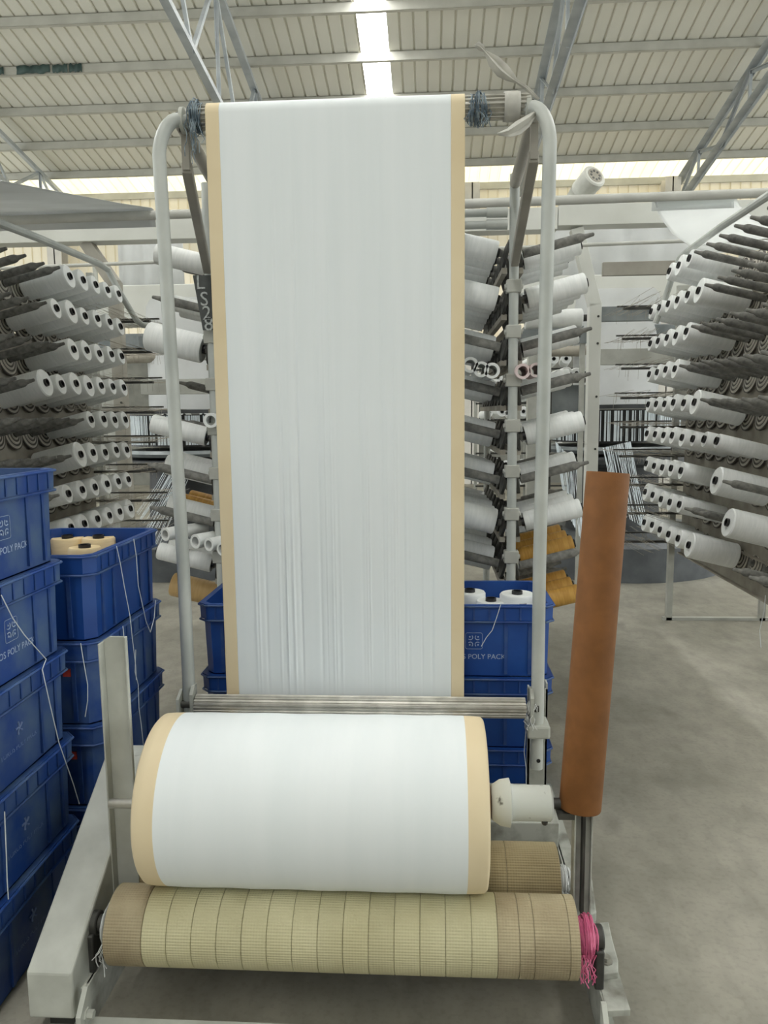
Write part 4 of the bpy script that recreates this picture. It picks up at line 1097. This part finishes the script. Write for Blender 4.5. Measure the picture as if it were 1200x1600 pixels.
# wide pale boards and hanging cloth between gantry and back wall
def panel(name, x0, y0, x1, y1, Y, th, m_, label, cat):
    A, B = aty(x0, y1, Y), aty(x1, y0, Y)
    b = MB(); b.box((A.x, Y, A.z), (B.x, Y+th, B.z)); o = b.build(name, m_, origin=((A.x+B.x)/2, Y, A.z), smooth=0, bevel=0.006)
    return tag(o, label, cat)
cl = thing('hanging_cloth', 'grey white cloth sheet hanging high behind the looms beside the bent pipe', 'cloth', aty(235, 430, 8.4))
A, B = aty(186, 425, 8.4), aty(284, 338, 8.4)
b = MB(); b.grid([[V(A.x+(B.x-A.x)*i/20, 8.4+0.02*sin(i*1.1), z) for i in range(21)] for z in (A.z-0.4, A.z, B.z)]); o = b.build('sheet', M['grey_web'], cl, smooth=60)
o.modifiers.new('thickness', 'SOLIDIFY').thickness = 0.002
b = MB(); b.cyl((A.x-0.3, 8.4, B.z), (B.x+0.3, 8.4, B.z), 0.03); b.build('hanging_bar', M['rail_pipe'], cl)
for X in (A.x-0.28, B.x+0.28): MB().box((X-0.02, 8.42, 0), (X+0.02, 8.46, B.z)).build('post', M['creel'], cl, smooth=0)
cl = thing('hanging_cloth', 'grey white cloth sheet hanging high behind the looms beside the gantry post', 'cloth', aty(980, 400, 8.4))
A, B = aty(850, 400, 8.4), aty(1120, 330, 8.4)
b = MB(); b.grid([[V(A.x+(B.x-A.x)*i/40, 8.4+0.03*sin(i*0.7), z) for i in range(41)] for z in (A.z-0.6, A.z, B.z)]); o = b.build('sheet', M['grey_web'], cl, smooth=60)
o.modifiers.new('thickness', 'SOLIDIFY').thickness = 0.002
b = MB(); b.cyl((A.x-0.3, 8.4, B.z), (B.x+0.3, 8.4, B.z), 0.03); b.build('hanging_bar', M['rail_pipe'], cl)
for X in (A.x-0.28, B.x+0.28): MB().box((X-0.02, 8.42, 0), (X+0.02, 8.46, B.z)).build('post', M['creel'], cl, smooth=0)

# rack with rolls seen end on
rk = thing('roll_rack', 'low steel rack carrying small white rolls, seen past the bent pipe', 'rack', aty(885, 640, 6.7))
A, B = aty(858, 592, 6.7), aty(925, 588, 6.7)
b = MB(); b.box((A.x, 6.65, A.z-0.03), (B.x, 6.9, A.z)); b.build('shelf', M['dark_steel'], rk, smooth=0)
b = MB(); b.box((A.x, 6.88, A.z-0.40), (B.x, 6.9, A.z-0.05)); b.build('back_plate', M['steel_blue'], rk, smooth=0)
for X in (A.x+0.02, B.x-0.02): MB().box((X-0.015, 6.76, 0.0), (X+0.015, 6.79, A.z-0.03)).build('leg', M['dark_steel'], rk, smooth=0)
RN = ['white roll on the rack, %s from the bent pipe' % o_ for o_ in ('nearest', 'second', 'third', 'farthest')]
for i, (px, r) in enumerate(((873, 0.038), (886, 0.048), (901, 0.044), (915, 0.042))):
    c = aty(px, 580, 6.66); t = thing('fabric_roll', RN[i], 'roll', (c.x, 6.66, A.z+r), 'white rolls on the rack')
    b = MB(); b.lathe((c.x, 6.66, A.z+r), (0, 1, 0), [(0, 0.016), (0, r-0.003), (0.004, r), (0.23, r), (0.23, 0.016)], 24, caps=False); b.build('wound_cloth', M['tube_white'], t)
    b = MB(); b.cyl((c.x, 6.665, A.z+r), (c.x, 6.89, A.z+r), 0.017, n=14); b.build('core_tube', M['black'], t)

# big white roll lying across behind the aisle creel
br = thing('fabric_roll', 'long white roll lying level between the creel and the gantry post', 'roll', aty(880, 515, 6.6))
A, B = aty(820, 500, 6.6), aty(909, 497, 6.6)
b = MB(); b.lathe(A, B-A, [(0, 0.03), (0, 0.072), (0.006, 0.078), ((B-A).length-0.006, 0.078), ((B-A).length, 0.072), ((B-A).length, 0.03)], 28); b.build('wound_cloth', M['tube_white'], br)
b = MB(); b.cyl(A-(B-A).normalized()*0.15, B+(B-A).normalized()*0.06, 0.028); b.build('core_tube', M['dark_steel'], br)
b = MB(); b.box((A.x-0.1, 6.56, A.z-0.2), (B.x+0.04, 6.64, A.z-0.095)); b.build('cradle_beam', M['steel_blue'], br, smooth=0)
for X in (A.x-0.05, B.x+0.01): MB().box((X-0.02, 6.58, 0), (X+0.02, 6.62, A.z-0.2)).build('cradle_post', M['creel'], br, smooth=0)

# tape strands running from creels to the looms
def strands(name, starts, ends, n, label, seed, r=0.0022):
    random.seed(seed); b = MB()
    for i in range(n):
        u_ = random.random(); v_ = random.random()
        p = V(*starts[0]).lerp(V(*starts[1]), u_); q = V(*ends[0]).lerp(V(*ends[1]), min(1, max(0, u_+random.uniform(-0.2, 0.2))))
        b.pipe([p, p.lerp(q, 0.5)+V(0, 0, -0.02), q], r, 4)
    o = b.build(name, M['tape_white'], origin=starts[0], smooth=0); tag(o, label, 'yarn strands'); o['kind'] = 'stuff'; return o
strands('tape_strands', [aty(940, 700, 7.0), aty(985, 690, 7.0)], [aty(965, 800, 5.9), aty(1015, 830, 5.9)], 36, 'fan of white tapes running down from the loom ring beside the brown tube', 4)
strands('tape_strands', [aty(868, 690, 6.9), aty(905, 730, 6.9)], [aty(885, 800, 6.3), aty(912, 850, 6.3)], 30, 'fan of white tapes running down beside the aisle creel', 5)
strands('tape_strands', [aty(268, 715, 7.0), aty(300, 735, 7.0)], [aty(208, 790, 5.9), aty(245, 860, 5.9)], 30, 'fan of white tapes running down between left creel and bent pipe', 6)

# ================================================================== far creels, seen in the gaps
far_me = {}
def far_creel(x0, x1, Y, label, place, seed):
    random.seed(seed)
    t = thing('bobbin_creel', label, 'creel', ((x0+x1)/2, Y, 0), 'bobbin creels')
    for X in (x0, (x0+x1)/2, x1): MB().box((X-0.02, Y+0.02, 0), (X+0.02, Y+0.06, 2.3)).build('post', M['creel'], t, smooth=0)
    for k in range(8):
        z = 0.6+0.2*k
        MB().box((x0, Y, z-0.02), (x1, Y+0.03, z)).build('rail', M['dark_steel'], t, smooth=0)
        n = int((x1-x0)/0.16)
        for j in range(n):
            if random.random() < 0.25: continue
            X = x0+0.08+j*(x1-x0-0.08)/n; r = random.choice([0.045, 0.052, 0.06])
            bobbin((X, Y+0.02, z+r+0.0), (random.uniform(-0.3, 0.3), -1, 0.12), r, 'w', '%s bobbin, %s row up, %s from pipe, %s' % ('white', ORD[k], ORD[j], place), 'bobbins on '+place)
far_creel(0.55, 1.75, 9.4, 'far creel of white bobbins seen past the gantry post', 'far creel past gantry post', 31)
far_creel(-3.3, -1.9, 9.6, 'far creel of white bobbins seen past the left bent pipe', 'far creel past bent pipe', 32)

# dark green plastic strip caught on a purlin
gs = thing('plastic_strip', 'torn dark green plastic strip caught on a roof purlin', 'plastic strip', aty(76, 100, 12.33))
M['green'] = mat('dark_green_plastic', (44, 66, 64), (74, 96, 92), scale=6, rough=0.5)
for x0, x1 in ((-10, 6), (26, 78), (82, 106), (108, 128)):
    P, Q = aty(x0, 106+0.0*x0, 12.335), aty(x1, 104, 12.335); random.seed(x1+40)
    z0 = roof_z(12.38)-0.12; z1 = roof_z(12.38)-0.005
    rows_ = [[V(P.x+(Q.x-P.x)*k/10, 12.335-0.02*random.random(), z+random.uniform(-0.015, 0.015)) for k in range(11)] for z in (z0, (z0+z1)/2, z1)]
    b = MB(); b.grid(rows_); o = b.build('torn_piece', M['green'], gs, smooth=60); o.modifiers.new('thickness', 'SOLIDIFY').thickness = 0.003
